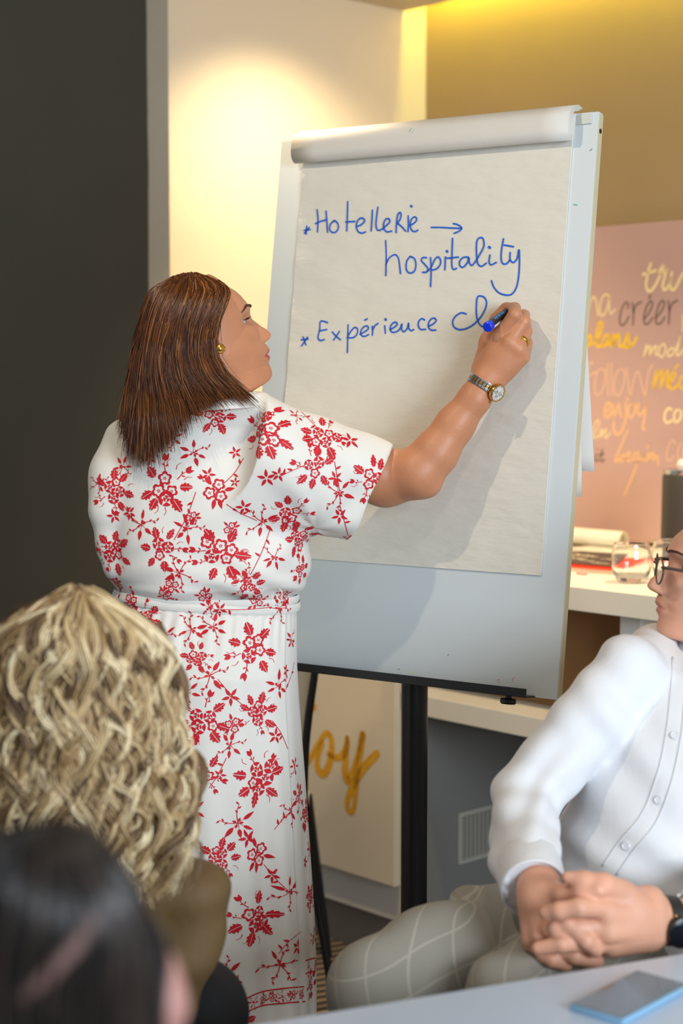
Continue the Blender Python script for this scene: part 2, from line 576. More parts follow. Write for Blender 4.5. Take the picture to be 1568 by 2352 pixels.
# vent grille in the grey pier side
gr = empty('air_vent', tuple(CORN + DB * 0.29 + UZ * 0.40))
o0 = on_plane(1050, 1985, CORN - DA * 0.004, -DA); o1 = on_plane(1050, 1868, CORN - DA * 0.004, -DA)
vw = 0.105 / 1.0; vh = o1[2] - o0[2]
vw = 0.16
m_vent = mat('vent_metal', (196, 192, 180), 0.4); m_ventd = mat('vent_shadow_gap', (30, 29, 27), 0.9)
fr = MB(); t = 0.008
nA = -DA
fr.box(o0, DB * vw, nA * 0.006, UZ * t); fr.box(o0 + UZ * (vh - t), DB * vw, nA * 0.006, UZ * t)
fr.box(o0 + UZ * t, DB * t, nA * 0.006, UZ * (vh - 2 * t)); fr.box(o0 + DB * (vw - t) + UZ * t, DB * t, nA * 0.006, UZ * (vh - 2 * t))
fr.build('frame', m_vent, gr)
bk = MB(); bk.box(o0 + DB * t + UZ * t - nA * 0.004, DB * (vw - 2 * t), nA * 0.005, UZ * (vh - 2 * t)); bk.build('backing', m_ventd, gr)
nsl = 14
for i in range(nsl):
    z = t + (vh - 2 * t) * (i + 0.5) / nsl
    s_ = MB(); s_.box(o0 + DB * t + UZ * (z - 0.0011) + nA * 0.001, DB * (vw - 2 * t), nA * 0.0046, UZ * 0.0030); s_.build('slat', m_vent, gr)
for i in range(9):
    x = t + (vw - 2 * t) * (i + 0.5) / 9
    s_ = MB(); s_.box(o0 + DB * (x - 0.0016) + UZ * t + nA * 0.001, DB * 0.0022, nA * 0.0042, UZ * (vh - 2 * t)); s_.build('divider', m_vent, gr)
tag(gr, 'small metal air vent grille low on the grey pier beside the black pole', 'vent')

# poster board with the brushed yellow lettering on the pier
pn = -DB
P0 = CORN - DB * 0.020
pc = lambda x, y: on_plane(x, y, P0, DB)
br = pc(905, 2038); tr_z = 0.99
r_in = np.dot(br - CORN, DA)
po = empty('wall_poster', tuple(br))
m_poster = mat('poster_board', (222, 208, 182), 0.55, var=(6, 0.02))
pb = MB(); pb.box(CORN + DA * r_in - DB * 0.020 + UZ * br[2], DA * 0.60, DB * 0.020, UZ * (tr_z - br[2]), 0.002)
pb.build('board', m_poster, po)
m_brush = mat('yellow_brush_paint', (222, 160, 18), 0.6, var=(80, 0.12))
cs = lambda x, y: (650 + x / 2.34, 1480 + y / 2.34)
oy = [[(95, 700), (130, 640), (165, 580), (205, 510), (235, 478), (258, 505), (262, 570), (250, 640), (225, 690), (200, 690), (183, 650), (190, 590), (212, 530)],
      [(245, 590), (285, 610), (325, 590), (345, 540), (345, 505)],
      [(345, 505), (338, 600), (333, 680), (350, 735), (382, 660), (408, 570), (428, 488)],
      [(428, 488), (416, 580), (402, 680), (392, 790), (378, 890), (355, 895), (345, 850), (365, 785), (410, 700), (455, 640), (505, 588)],
      [(148, 350), (165, 335)]]
lt = MB()
for s_ in oy:
    P = catmull([pc(*cs(*q)) - DB * 0.0008 for q in s_], 7)
    w = 0.0200 + 0.0040 * np.sin(np.linspace(0, 7, len(P)) + len(P))
    ribbon(lt, P, w, pn)
lt.build('brush_lettering', m_brush, po)
tag(po, 'white board with thick yellow brush lettering on the pier behind the easel pole', 'poster')

# shelves
FRONT = CORN                                # shelf fronts are flush with the poster face plane
def shelf(name, z, thick, label, deep, x0=-0.02, length=2.6):
    mb = MB(); mb.box(FRONT - DA * x0 + UZ * (z - thick), -DA * length, DB * deep, UZ * thick, 0.0015)
    return tag(mb.build(name, m_white), label, 'shelf')
zu = on_plane(1300, 1346, FRONT, DB)[2]
zl = on_plane(985, 1601, FRONT, DB)[2]
shelf('wall_shelf', zu, 0.053, 'thick white upper shelf holding the drinking glasses and magazines', ND - 0.001)
shelf('wall_shelf', zl, 0.050, 'thick cream lower shelf under the one with the glasses', 0.13)
sp = on_plane(1424, 1425, FRONT + DB * 0.05, DB)
mb = MB(); mb.box(np.array([sp[0], sp[1], zl]), -DA * 0.055, DB * 0.075, UZ * (zu - 0.053 - zl)); tag(mb.build('shelf_support', mat('support_laminate', (214, 212, 206), 0.4)), 'short white upright between the two shelves', 'shelf support')
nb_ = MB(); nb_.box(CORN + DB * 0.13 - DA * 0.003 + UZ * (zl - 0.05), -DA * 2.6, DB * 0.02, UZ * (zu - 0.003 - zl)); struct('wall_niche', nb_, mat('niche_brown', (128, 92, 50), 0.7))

# word panel on the back wall
WP0 = BACK0 - DB * 0.03
wp = lambda x, y: on_plane(x, y, WP0, DB)
tl = wp(1367, 521)
wz = tl[2]
wpan = empty('word_panel', tuple(tl))
pl_ = MB(); pl_.box(WP0 + DA * (np.dot(tl - WP0, DA) + 0.25) + UZ * (zu + 0.012), -DA * 1.6, DB * 0.022, UZ * (wz - zu - 0.012), 0.001)
pl_.build('panel', mat('dusty_pink_panel', (194, 158, 150), 0.5, var=(3, 0.03)), wpan)
m_wc = mat('cream_print', (246, 222, 166), 0.6); m_wp = mat('peach_print', (232, 184, 138), 0.6)
m_wy = mat('yellow_print', (244, 198, 8), 0.6); m_wd = mat('dark_print', (74, 62, 52), 0.6); m_ws = mat('salmon_print', (232, 188, 160), 0.6)
WORDS = [
 ('tru', m_wc, 26, [[(585, 98), (562, 180), (545, 270), (555, 325), (585, 335), (625, 285), (660, 215), (695, 130), (690, 118), (668, 150), (662, 185), (700, 175), (725, 150), (705, 220), (690, 290), (702, 325), (735, 300), (765, 220)],
   [(518, 190), (570, 178), (628, 156)], [(770, 175), (758, 240), (760, 310), (785, 325), (820, 270), (860, 190), (900, 150)]]),
 ('na', m_wc, 15, [[(40, 520), (60, 430), (85, 385), (108, 420), (118, 490), (126, 550)], [(222, 385), (195, 362), (160, 400), (142, 480), (150, 545), (180, 540), (210, 470), (228, 370), (224, 470), (238, 532), (275, 495)]]),
 ('creer', m_wd, 12, [[(390, 485), (385, 440), (362, 440), (330, 500), (314, 590), (328, 634), (360, 620), (398, 555)], [(425, 437), (434, 530), (430, 632)], [(433, 540), (455, 460), (505, 430)],
   [(528, 580), (570, 525), (600, 455), (588, 424), (555, 460), (526, 550), (530, 615), (560, 622), (605, 565)], [(570, 404), (587, 372)],
   [(632, 570), (675, 515), (704, 450), (690, 420), (660, 450), (630, 545), (634, 612), (665, 622), (710, 562)], [(738, 422), (746, 520), (742, 625)], [(746, 520), (768, 450), (820, 416)]]),
 ('plans', m_wy, 24, [[(20, 830), (35, 740), (58, 720), (66, 760), (52, 805), (25, 815)], [(85, 800), (130, 740), (163, 640), (150, 604), (128, 640), (112, 740), (118, 812), (150, 815), (180, 770)],
   [(222, 722), (190, 722), (170, 770), (180, 815), (208, 790), (230, 720), (228, 785), (245, 818), (262, 780)], [(266, 715), (258, 815), (275, 755), (300, 712), (312, 745), (310, 808), (335, 815), (365, 770), (384, 704), (392, 760), (405, 800), (385, 828), (350, 820)], [(395, 822), (435, 795), (464, 738)]]),
 ('mode', m_wc, 17, [[(548, 808), (522, 905), (555, 835), (582, 818), (578, 890), (606, 835), (634, 815), (626, 880), (648, 890)], [(690, 795), (662, 830), (656, 890), (685, 908), (712, 860), (708, 805), (690, 795)],
   [(795, 845), (760, 835), (732, 875), (742, 905), (780, 880), (815, 810), (846, 726), (822, 830), (812, 895), (850, 880)], [(850, 865), (880, 840), (900, 830)]]),
 ('follow', m_ws, 14, [[(80, 972), (66, 952), (48, 985), (40, 1080), (36, 1200)], [(36, 1082), (70, 1062), (108, 1038)], [(155, 1010), (120, 1040), (98, 1140), (105, 1230), (145, 1230), (182, 1140), (188, 1040), (155, 1010)], [(208, 965), (210, 1100), (213, 1242)], [(242, 963), (244, 1100), (248, 1240)],
   [(325, 1012), (290, 1045), (268, 1140), (278, 1232), (318, 1232), (352, 1140), (358, 1045), (325, 1012)], [(376, 1008), (388, 1130), (407, 1240), (432, 1140), (460, 1050), (485, 1050), (508, 1150), (537, 1245), (552, 1130), (572, 1030), (600, 982)]]),
 ('med', m_wy, 18, [[(632, 1025), (606, 1188), (640, 1090), (678, 1028), (682, 1065), (668, 1185), (700, 1095), (732, 1025), (736, 1080), (728, 1150), (745, 1182)], [(750, 1135), (788, 1095), (802, 1055), (782, 1045), (756, 1090), (748, 1150), (768, 1188), (800, 1175), (828, 1140)], [(796, 1012), (822, 974)], [(880, 1070), (846, 1090), (836, 1150), (860, 1185), (890, 1150)]]),
 ('enjoy', m_wp, 24, [[(190, 1400), (222, 1365), (232, 1318), (210, 1312), (186, 1360), (184, 1420), (215, 1432), (246, 1390)], [(255, 1330), (268, 1440), (290, 1360), (312, 1318), (318, 1380), (330, 1432)], [(366, 1312), (372, 1400), (352, 1510), (312, 1580), (278, 1575), (262, 1530), (265, 1478)], [(380, 1270), (386, 1286)],
   [(428, 1312), (398, 1340), (392, 1410), (418, 1436), (446, 1390), (450, 1330), (428, 1312)], [(478, 1320), (472, 1390), (492, 1418), (522, 1380), (548, 1312), (536, 1410), (516, 1520), (530, 1546)]]),
 ('co', m_wc, 22, [[(765, 1368), (740, 1358), (712, 1395), (706, 1455), (728, 1482), (770, 1465)], [(832, 1368), (800, 1385), (788, 1440), (806, 1478), (840, 1450), (850, 1390), (832, 1368)]]),
 ('ln', m_wc, 11, [[(62, 1606), (98, 1570), (134, 1495), (130, 1462), (108, 1475), (80, 1540), (70, 1600), (88, 1616), (120, 1600)], [(128, 1618), (150, 1548), (162, 1552), (152, 1610), (180, 1552), (198, 1548), (186, 1600), (200, 1614), (236, 1570)]]),
 ('it', m_wd, 11, [[(112, 1755), (102, 1800), (112, 1820), (128, 1800)], [(119, 1714), (124, 1719)], [(166, 1718), (150, 1780), (148, 1815), (166, 1820), (182, 1800)], [(132, 1766), (178, 1754)]]),
 ('begin', m_wp, 21, [[(386, 1552), (345, 1640), (300, 1750), (274, 1818), (300, 1812), (335, 1770), (352, 1765), (350, 1805), (320, 1825)], [(360, 1800), (396, 1770), (402, 1742), (378, 1752), (368, 1796), (392, 1818), (428, 1795)],
   [(478, 1745), (446, 1750), (432, 1788), (452, 1802), (482, 1760), (470, 1840), (432, 1930), (390, 2040), (356, 2112)], [(470, 1830), (510, 1780), (524, 1742), (514, 1800), (538, 1808)], [(556, 1686), (562, 1694)], [(566, 1745), (556, 1818), (590, 1760), (612, 1742), (604, 1812), (640, 1770), (650, 1846)]]),
 ('co_thin', m_ws, 12, [[(796, 1672), (785, 1636), (755, 1655), (726, 1730), (728, 1800), (750, 1812), (785, 1775)], [(850, 1655), (826, 1710), (822, 1780), (842, 1812), (866, 1770), (870, 1690)]]),
 ('p', m_wc, 14, [[(866, 545), (864, 690)]]),
]
for wn, wm, ww, strokes in WORDS:
    lt = MB()
    for s_ in strokes:
        P = catmull([wp(1340 + x / 3.794, 580 + y / 3.794) - DB * 0.0006 for x, y in s_], 6)
        ribbon(lt, P, ww / 3.794 / 3839 * 4.75, -DB)
    lt.build('printed_word', wm, wpan)
tag(wpan, 'dusty pink wall panel printed with handwritten words in cream, yellow and black', 'wall panel')

# warm lamp in the niche ceiling washing panel and shelf
nl = FRONT - DA * 0.75 + DB * 0.45
spot_light('niche_downlight', (nl[0], nl[1], 2.58), (nl[0] + 0.02, nl[1] + 0.05, 1.0), 54, 0.6, 0.03, (1.0, 0.80, 0.52), 115)

# ================================================================== flip chart easel
YAW, TILT = 0.98866292, 0.13861953
FD = np.array([-math.sin(YAW), math.cos(YAW), 0.0])            # along the board towards its far left side
NH = np.array([-math.cos(YAW), -math.sin(YAW), 0.0])
FDN = -math.cos(TILT) * UZ + math.sin(TILT) * NH               # down the board
FN = np.cross(FDN, FD); FN /= np.linalg.norm(FN)
if np.dot(FN, NH) < 0: FN = -FN
FTR = np.array([0.46284184, 3.04528354, 1.9657855])
BW, BH, BT = 0.70, 1.0588, 0.018
ob = lambda x, y, off=0.0: on_plane(x, y, FTR, FN, off)         # photo pixel -> point on (or off) the board face


def bl(u, v, w=0.0):
    """u metres left of the right edge, v metres down, w in front of the board"""
    return FTR + FD * u + FDN * v + FN * w


ez = empty('flip_chart_easel', (0.13, 3.25, 0))
m_board = mat('white_enamel_board', (208, 215, 217), 0.52, var=(2, 0.01), spec=0.3)
m_edge = mat('pale_board_edge', (206, 198, 168), 0.4)
mb = MB(); mb.box(bl(0, 0, -BT), FD * BW, FDN * BH, FN * BT, 0.0012)
smooth_angle(mb.build('board', m_board, ez))
mb = MB(); mb.box(bl(-0.0012, 0.004, -BT), FD * 0.0011, FDN * (BH - 0.008), FN * (BT - 0.002)); mb.build('edge_band', m_edge, ez)
mb = MB(); mb.lathe([(0.0045, 0), (0.0045, 0.0008)], bl(-0.0013, 0.034, -BT / 2), -FD, 16); mb.build('edge_screw', m_black, ez)
mb = MB(); mb.box(bl(0.012, 0.004, 0.0), FD * 0.62, FDN * 0.018, FN * 0.004, 0.0008); mb.build('clamp_bar', mat('clamp_metal', (200, 205, 200), 0.3), ez)
# pen tray
ty0 = BH - 0.006
tray = MB()
u0 = np.dot(ob(1229, 1600) - FTR, FD)
tray.box(bl(u0, ty0 + 0.003, 0.001), FD * 0.55, FDN * 0.003, FN * 0.036)
tray.box(bl(u0, ty0 - 0.010, 0.036), FD * 0.55, FDN * 0.016, FN * 0.003, 0.001)
tray.build('pen_tray', m_black, ez)
kx = np.dot(ob(1174, 1606) - FTR, FD)
kb = MB(); kb.lathe([(0.006, 0), (0.006, 0.006), (0.0135, 0.0065), (0.0145, 0.008), (0.0145, 0.014), (0.0125, 0.0165), (0, 0.0165)], bl(kx, ty0 + 0.006, 0.012), FDN, 12)
kb.build('clamp_knob', m_black, ez)
# pole, column foot and legs
pt = W(952, 1560, 3.16); pb_ = W(953, 2080, 3.16)
pole = MB(); pole.tube([(pt[0], pt[1], 0.93), (pt[0], pt[1], 0.06)], 0.0253, 28); smooth_angle(pole.build('pole', mat('black_pole', (26, 27, 31), 0.32), ez))
for a in range(5):
    an = 0.35 + a * 2 * PI / 5
    lg = MB(); lg.tube([(pt[0] + 0.02 * math.cos(an), pt[1] + 0.02 * math.sin(an), 0.075), (pt[0] + 0.20 * math.cos(an), pt[1] + 0.20 * math.sin(an), 0.05), (pt[0] + 0.34 * math.cos(an), pt[1] + 0.34 * math.sin(an), 0.014)], [0.02, 0.016, 0.012], 10)
    smooth_angle(lg.build('leg', m_black, ez))
mb = MB(); mb.box(bl(0.30, BH - 0.16, -BT - 0.03), FD * 0.10, FDN * 0.16, FN * 0.03, 0.004); mb.build('pole_bracket', m_black, ez)
# scuffs and stray pen marks
m_teal = mat('teal_ink', (40, 170, 150), 0.5); m_pinkink = mat('pink_ink', (236, 120, 160), 0.5); m_scuff = mat('scuff', (120, 124, 126), 0.6); m_yel = mat('faint_yellow_ink', (220, 222, 150), 0.5)
def marks(name, m, lst, width, parent, off=0.0006):
    q = MB()
    for s_ in lst:
        ribbon(q, catmull([ob(x, y, off) for x, y in s_], 5), width, FN)
    return tag(q.build(name, m, parent), kind='stuff')
marks('teal_mark', m_teal, [[(1317, 470), (1325, 471)]], 0.0016, ez)
cz = lambda x, y: (1130 + x / 5.88, 1260 + y / 5.88)
marks('pink_mark', m_pinkink, [[cz(270, 1785), cz(280, 1755), cz(298, 1738)], [cz(68, 1785), cz(80, 1770), cz(95, 1768)], [cz(94, 1795), cz(97, 1808)], [cz(222, 1925), cz(250, 1905), cz(298, 1885)]], 0.0011, ez)
marks('scuff_mark', m_scuff, [[(1354, 346), (1359, 342)], [(914, 1538), (917, 1536)], [(1028, 1505), (1030, 1503)]], 0.0013, ez)
marks('yellow_mark', m_yel, [[(940, 1545), (950, 1544)], [(1236, 1580), (1239, 1583)]], 0.002, ez)
tag(ez, 'white flip chart board on a black pole easel with pen tray', 'flip chart')

# ---------------------------------------------------------------- paper pad
m_paper = mat('flip_chart_paper', (222, 218, 206), 0.75, bump=(14, 0.42, (1, 1, 3.0)), var=(5, 0.012))
pad = empty('paper_pad', tuple(bl(0.35, 0.8, 0)))
# page corners measured on the board
pTL = ob(690, 345); pTR = ob(1319, 300); pBR = ob(1242, 1322); pBL = ob(640, 1276)
toUV = lambda p: (np.dot(p - FTR, FD), np.dot(p - FTR, FDN))
uR = 0.5 * (toUV(pTR)[0] + toUV(pBR)[0]); uL = 0.5 * (toUV(pTL)[0] + toUV(pBL)[0]) ; vB = toUV(pBR)[1]
nu, nv = 60, 90
U_, V_ = np.meshgrid(np.linspace(uR, uL, nu), np.linspace(0.012, vB, nv))
rng = np.random.RandomState(7)
hgt = 0.0042 + 0.0006 * np.sin(V_ * 38 + 2.2 * np.sin(U_ * 9)) * np.clip((U_ - uR) / (uL - uR), 0.15, 1) + 0.0005 * np.sin(V_ * 71 + U_ * 21 + 1.0) * np.clip((U_ - uR) / (uL - uR) * 1.4 - 0.3, 0, 1)
G = FTR + U_[..., None] * FD + V_[..., None] * FDN + hgt[..., None] * FN
front, F1 = loft(G, closed=False)
edgeb = G - FN * 0.004
# thickness of the pad: skirt round the sheet
A = np.concatenate([G[0], G[1:, -1], G[-1, ::-1][1:], G[::-1, 0][1:-1]])
Bk = A - FN * (0.0036)
k = len(front); n = len(A)
Vp = np.vstack([front, A, Bk]); F2 = np.array([[k + i, k + (i + 1) % n, k + n + (i + 1) % n, k + n + i] for i in range(n)])
mesh_obj('top_sheet', Vp, np.vstack([F1[:, ::-1] if np.dot(np.cross(G[0, 1] - G[0, 0], G[1, 0] - G[0, 0]), FN) < 0 else F1, F2]), m_paper, pad)
for fc in [pad.children[0]]:
    pass

# page roll at the top: written sheets folded over the board top
u_r = toUV(ob(1316, 300, 0.02))[0]; u_l = toUV(ob(681, 350, 0.02))[0]
prof = [(-0.014, -0.014), (-0.016, 0.006), (-0.008, 0.024), (0.010, 0.040), (0.035, 0.044), (0.056, 0.042), (0.068, 0.034), (0.072, 0.024), (0.066, 0.017), (0.045, 0.015), (0.022, 0.014), (0.006, 0.012)]
prof = [(a * 0.78 - 0.001, b * 0.92) for a, b in prof]
pr = catmull(prof, 8)
layers = [(1.0, 0.0), (0.80, 0.006), (0.62, 0.010)]
m_sheet = mat('turned_sheet_paper', (216, 212, 204), 0.6, bump=(20, 0.08))
for sc, dv in layers:
    cen = np.array([0.02, 0.016])
    q = (pr - cen) * np.array([0.96 if sc < 1 else 1, sc]) * (sc ** 0.5) + cen
    nU = 12
    us = np.linspace(u_r + 0.001 * dv, u_l - 0.004 * (1 - sc), nU)
    rows = np.array([[FTR + FD * u + FDN * a + FN * b for u in us] for a, b in q])
    v, f = loft(rows, closed=False)
    o = mesh_obj('turned_sheet', v, f, m_sheet, pad)
    md = o.modifiers.new('thickness', 'SOLIDIFY'); md.thickness = 0.0009
# sheets hanging down behind the board
for i, (xr_, yb, dpt, yt) in enumerate([(1360, 1082, 0.050, 640), (1330, 1140, 0.040, 900)]):
    a0 = ob(xr_ - (4 if i == 0 else 0), yt, -dpt * 0.6); a1 = ob(xr_, yb, -dpt - 0.03)
    uu0 = toUV(ob(1365 if i == 0 else 1340, yt, -dpt * 0.5))[0]; uu1 = toUV(ob(xr_, yb, -dpt - 0.03))[0]; v1 = toUV(ob(xr_, yb, -dpt - 0.03))[1]
    rows = []
    for t in np.linspace(0, 1, 24):
        vv = 0.0 + v1 * t
        ur = uR + (uu1 - uR) * t ** 1.0 if i == 0 else uR + (uu1 - uR) * t
        w = -BT - 0.004 - (dpt + 0.03 - BT) * t ** 1.2
        rows.append([bl(ur + s_ * 0.60, vv, w + 0.006 * math.sin(s_ * 5 + t * 4 + i)) for s_ in np.linspace(0, 1, 14)])
    v, f = loft(rows, closed=False)
    o = mesh_obj('hanging_sheet', v, f, m_sheet, pad)
    o.modifiers.new('thickness', 'SOLIDIFY').thickness = 0.0012
# handwriting
m_ink = mat('blue_marker_ink', (28, 98, 208), 0.6, var=(160, 0.12))
hw = lambda x, y: ob(640 + x / 2.3758, 420 + y / 2.3758, 0.0056)
INK = {
 'handwritten_line_one': [
  [(152, 236), (150, 280)], [(138, 259), (171, 255)], [(166, 243), (140, 275)],
  [(209, 147), (214, 200), (211, 268)], [(200, 222), (228, 210), (260, 201)], [(258, 154), (262, 210), (266, 269)],
  [(302, 207), (283, 224), (277, 250), (288, 268), (308, 269), (324, 250), (322, 222), (306, 206), (296, 210)],
  [(376, 102), (374, 180), (371, 262)], [(366, 213), (414, 210)],
  [(424, 238), (448, 229), (468, 208), (460, 193), (442, 194), (426, 216), (424, 246), (436, 268), (456, 274), (473, 267)],
  [(511, 148), (508, 205), (504, 262)], [(541, 133), (534, 180), (530, 230), (538, 256), (556, 256), (582, 236), (605, 212), (600, 196), (584, 198), (572, 222), (574, 250), (590, 267), (616, 263)],
  [(640, 271), (642, 225), (648, 178), (660, 161), (667, 172), (662, 198), (646, 222)], [(650, 222), (668, 236), (692, 263)], [(706, 180), (707, 225), (705, 266)], [(722, 126), (724, 128)],
  [(716, 232), (737, 220), (752, 202), (747, 187), (734, 188), (720, 207), (718, 238), (728, 261), (745, 265), (758, 258)],
  [(832, 243), (880, 243), (940, 246), (996, 248)], [(952, 222), (978, 229), (998, 246), (984, 263), (957, 275)]],
 'handwritten_line_two': [
  [(583, 315), (586, 400), (584, 505)], [(584, 445), (604, 408), (634, 392), (652, 410), (659, 450), (664, 495)],
  [(716, 401), (698, 428), (695, 468), (712, 491), (738, 483), (748, 448), (740, 414), (718, 401)],
  [(806, 408), (786, 408), (778, 424), (796, 444), (814, 468), (806, 486), (785, 488)], [(828, 408), (831, 480), (828, 565)], [(806, 486), (830, 462), (850, 420), (868, 404), (882, 420), (880, 446), (862, 468), (836, 476)],
  [(909, 404), (906, 474)], [(917, 372), (919, 375)], [(948, 303), (945, 385), (944, 450), (954, 472), (969, 466)], [(917, 411), (979, 405)],
  [(1033, 405), (1006, 407), (987, 428), (988, 452), (1006, 460), (1028, 436), (1037, 408), (1040, 436), (1052, 450), (1066, 438), (1092, 398), (1118, 346), (1115, 306), (1096, 299), (1080, 322), (1079, 390), (1086, 440), (1106, 455), (1132, 438)],
  [(1152, 394), (1147, 430), (1158, 447), (1186, 434)], [(1147, 350), (1152, 354)],
  [(1226, 305), (1216, 360), (1213, 412), (1222, 440), (1244, 440), (1260, 420)], [(1230, 339), (1280, 348)],
  [(1262, 380), (1262, 418), (1280, 434), (1300, 412), (1310, 364), (1313, 430), (1309, 505), (1297, 568), (1272, 606), (1240, 612), (1202, 600), (1174, 570), (1160, 534)]],
 'handwritten_line_three': [
  [(122, 857), (160, 852)], [(157, 842), (124, 890)], [(133, 841), (148, 884)],
  [(266, 763), (244, 755), (226, 759), (223, 800), (214, 842), (226, 860), (248, 855)], [(222, 808), (262, 800)], [(292, 814), (314, 838), (336, 856)], [(331, 811), (314, 836), (299, 857)],
  [(378, 775), (376, 850), (374, 925)], [(372, 846), (392, 812), (414, 789), (430, 800), (425, 828), (404, 845), (380, 845)],
  [(442, 826), (468, 813), (489, 795), (482, 781), (464, 786), (448, 808), (450, 830), (466, 838), (490, 828)], [(469, 749), (482, 742)],
  [(510, 783), (512, 808), (510, 831)], [(511, 806), (524, 780), (541, 767)], [(578, 780), (581, 821)], [(582, 744), (584, 747)],
  [(606, 800), (630, 788), (646, 772), (638, 760), (622, 766), (608, 788), (614, 812), (636, 814), (658, 800), (672, 770), (670, 798), (682, 812), (700, 795), (708, 765), (709, 792), (722, 806), (736, 800)],
  [(796, 748), (779, 741), (764, 756), (761, 780), (774, 799), (800, 799)], [(816, 782), (840, 771), (858, 752), (850, 739), (832, 742), (817, 764), (817, 788), (832, 803), (856, 803)],
  [(1022, 715), (996, 709), (966, 726), (948, 756), (956, 786), (982, 800), (1014, 797), (1052, 779), (1090, 745), (1120, 700), (1133, 660), (1126, 630), (1106, 618), (1085, 622), (1078, 660), (1078, 720), (1088, 760), (1106, 782), (1128, 786)], [(1153, 737), (1149, 753)]],
}
for nm, st in INK.items():
    q = MB()
    for s_ in st:
        P = catmull([hw(*p) for p in s_], 7)
        ribbon(q, P, 0.0032 if len(s_) > 2 or abs(s_[0][0] - s_[-1][0]) + abs(s_[0][1] - s_[-1][1]) > 12 else 0.0052, FN)
    q.build('handwriting', m_ink, pad)
marks('teal_mark', m_teal, [[(940, 302), (945, 294)]], 0.0012, pad, 0.046)
tag(pad, 'flip chart paper pad with blue handwriting and rolled-over sheets', 'paper pad')

# ================================================================== the standing person
def skin_mat(name, col, rough=0.45):
    m = mat(name, col, rough, bump=(220, 0.06), var=(18, 0.07), spec=0.4)
    b = m.node_tree.nodes['Principled BSDF']
    b.inputs['Subsurface Weight'].default_value = 0.12
    b.inputs['Subsurface Radius'].default_value = (0.012, 0.004, 0.002)
    b.inputs['Subsurface Scale'].default_value = 0.6
    return m


m_skin = skin_mat('warm_skin', (196, 134, 98))
m_lip = mat('lipstick', (176, 62, 70), 0.35)
m_hairbase = mat('dark_brown_hair_base', (44, 24, 12), 0.6)
m_eye = mat('eye_white', (188, 178, 170), 0.25); m_iris = mat('dark_iris', (34, 22, 16), 0.15); m_lash = mat('lash_black', (18, 12, 10), 0.6)
m_brow = mat('eyebrow_brown', (70, 42, 26), 0.7)


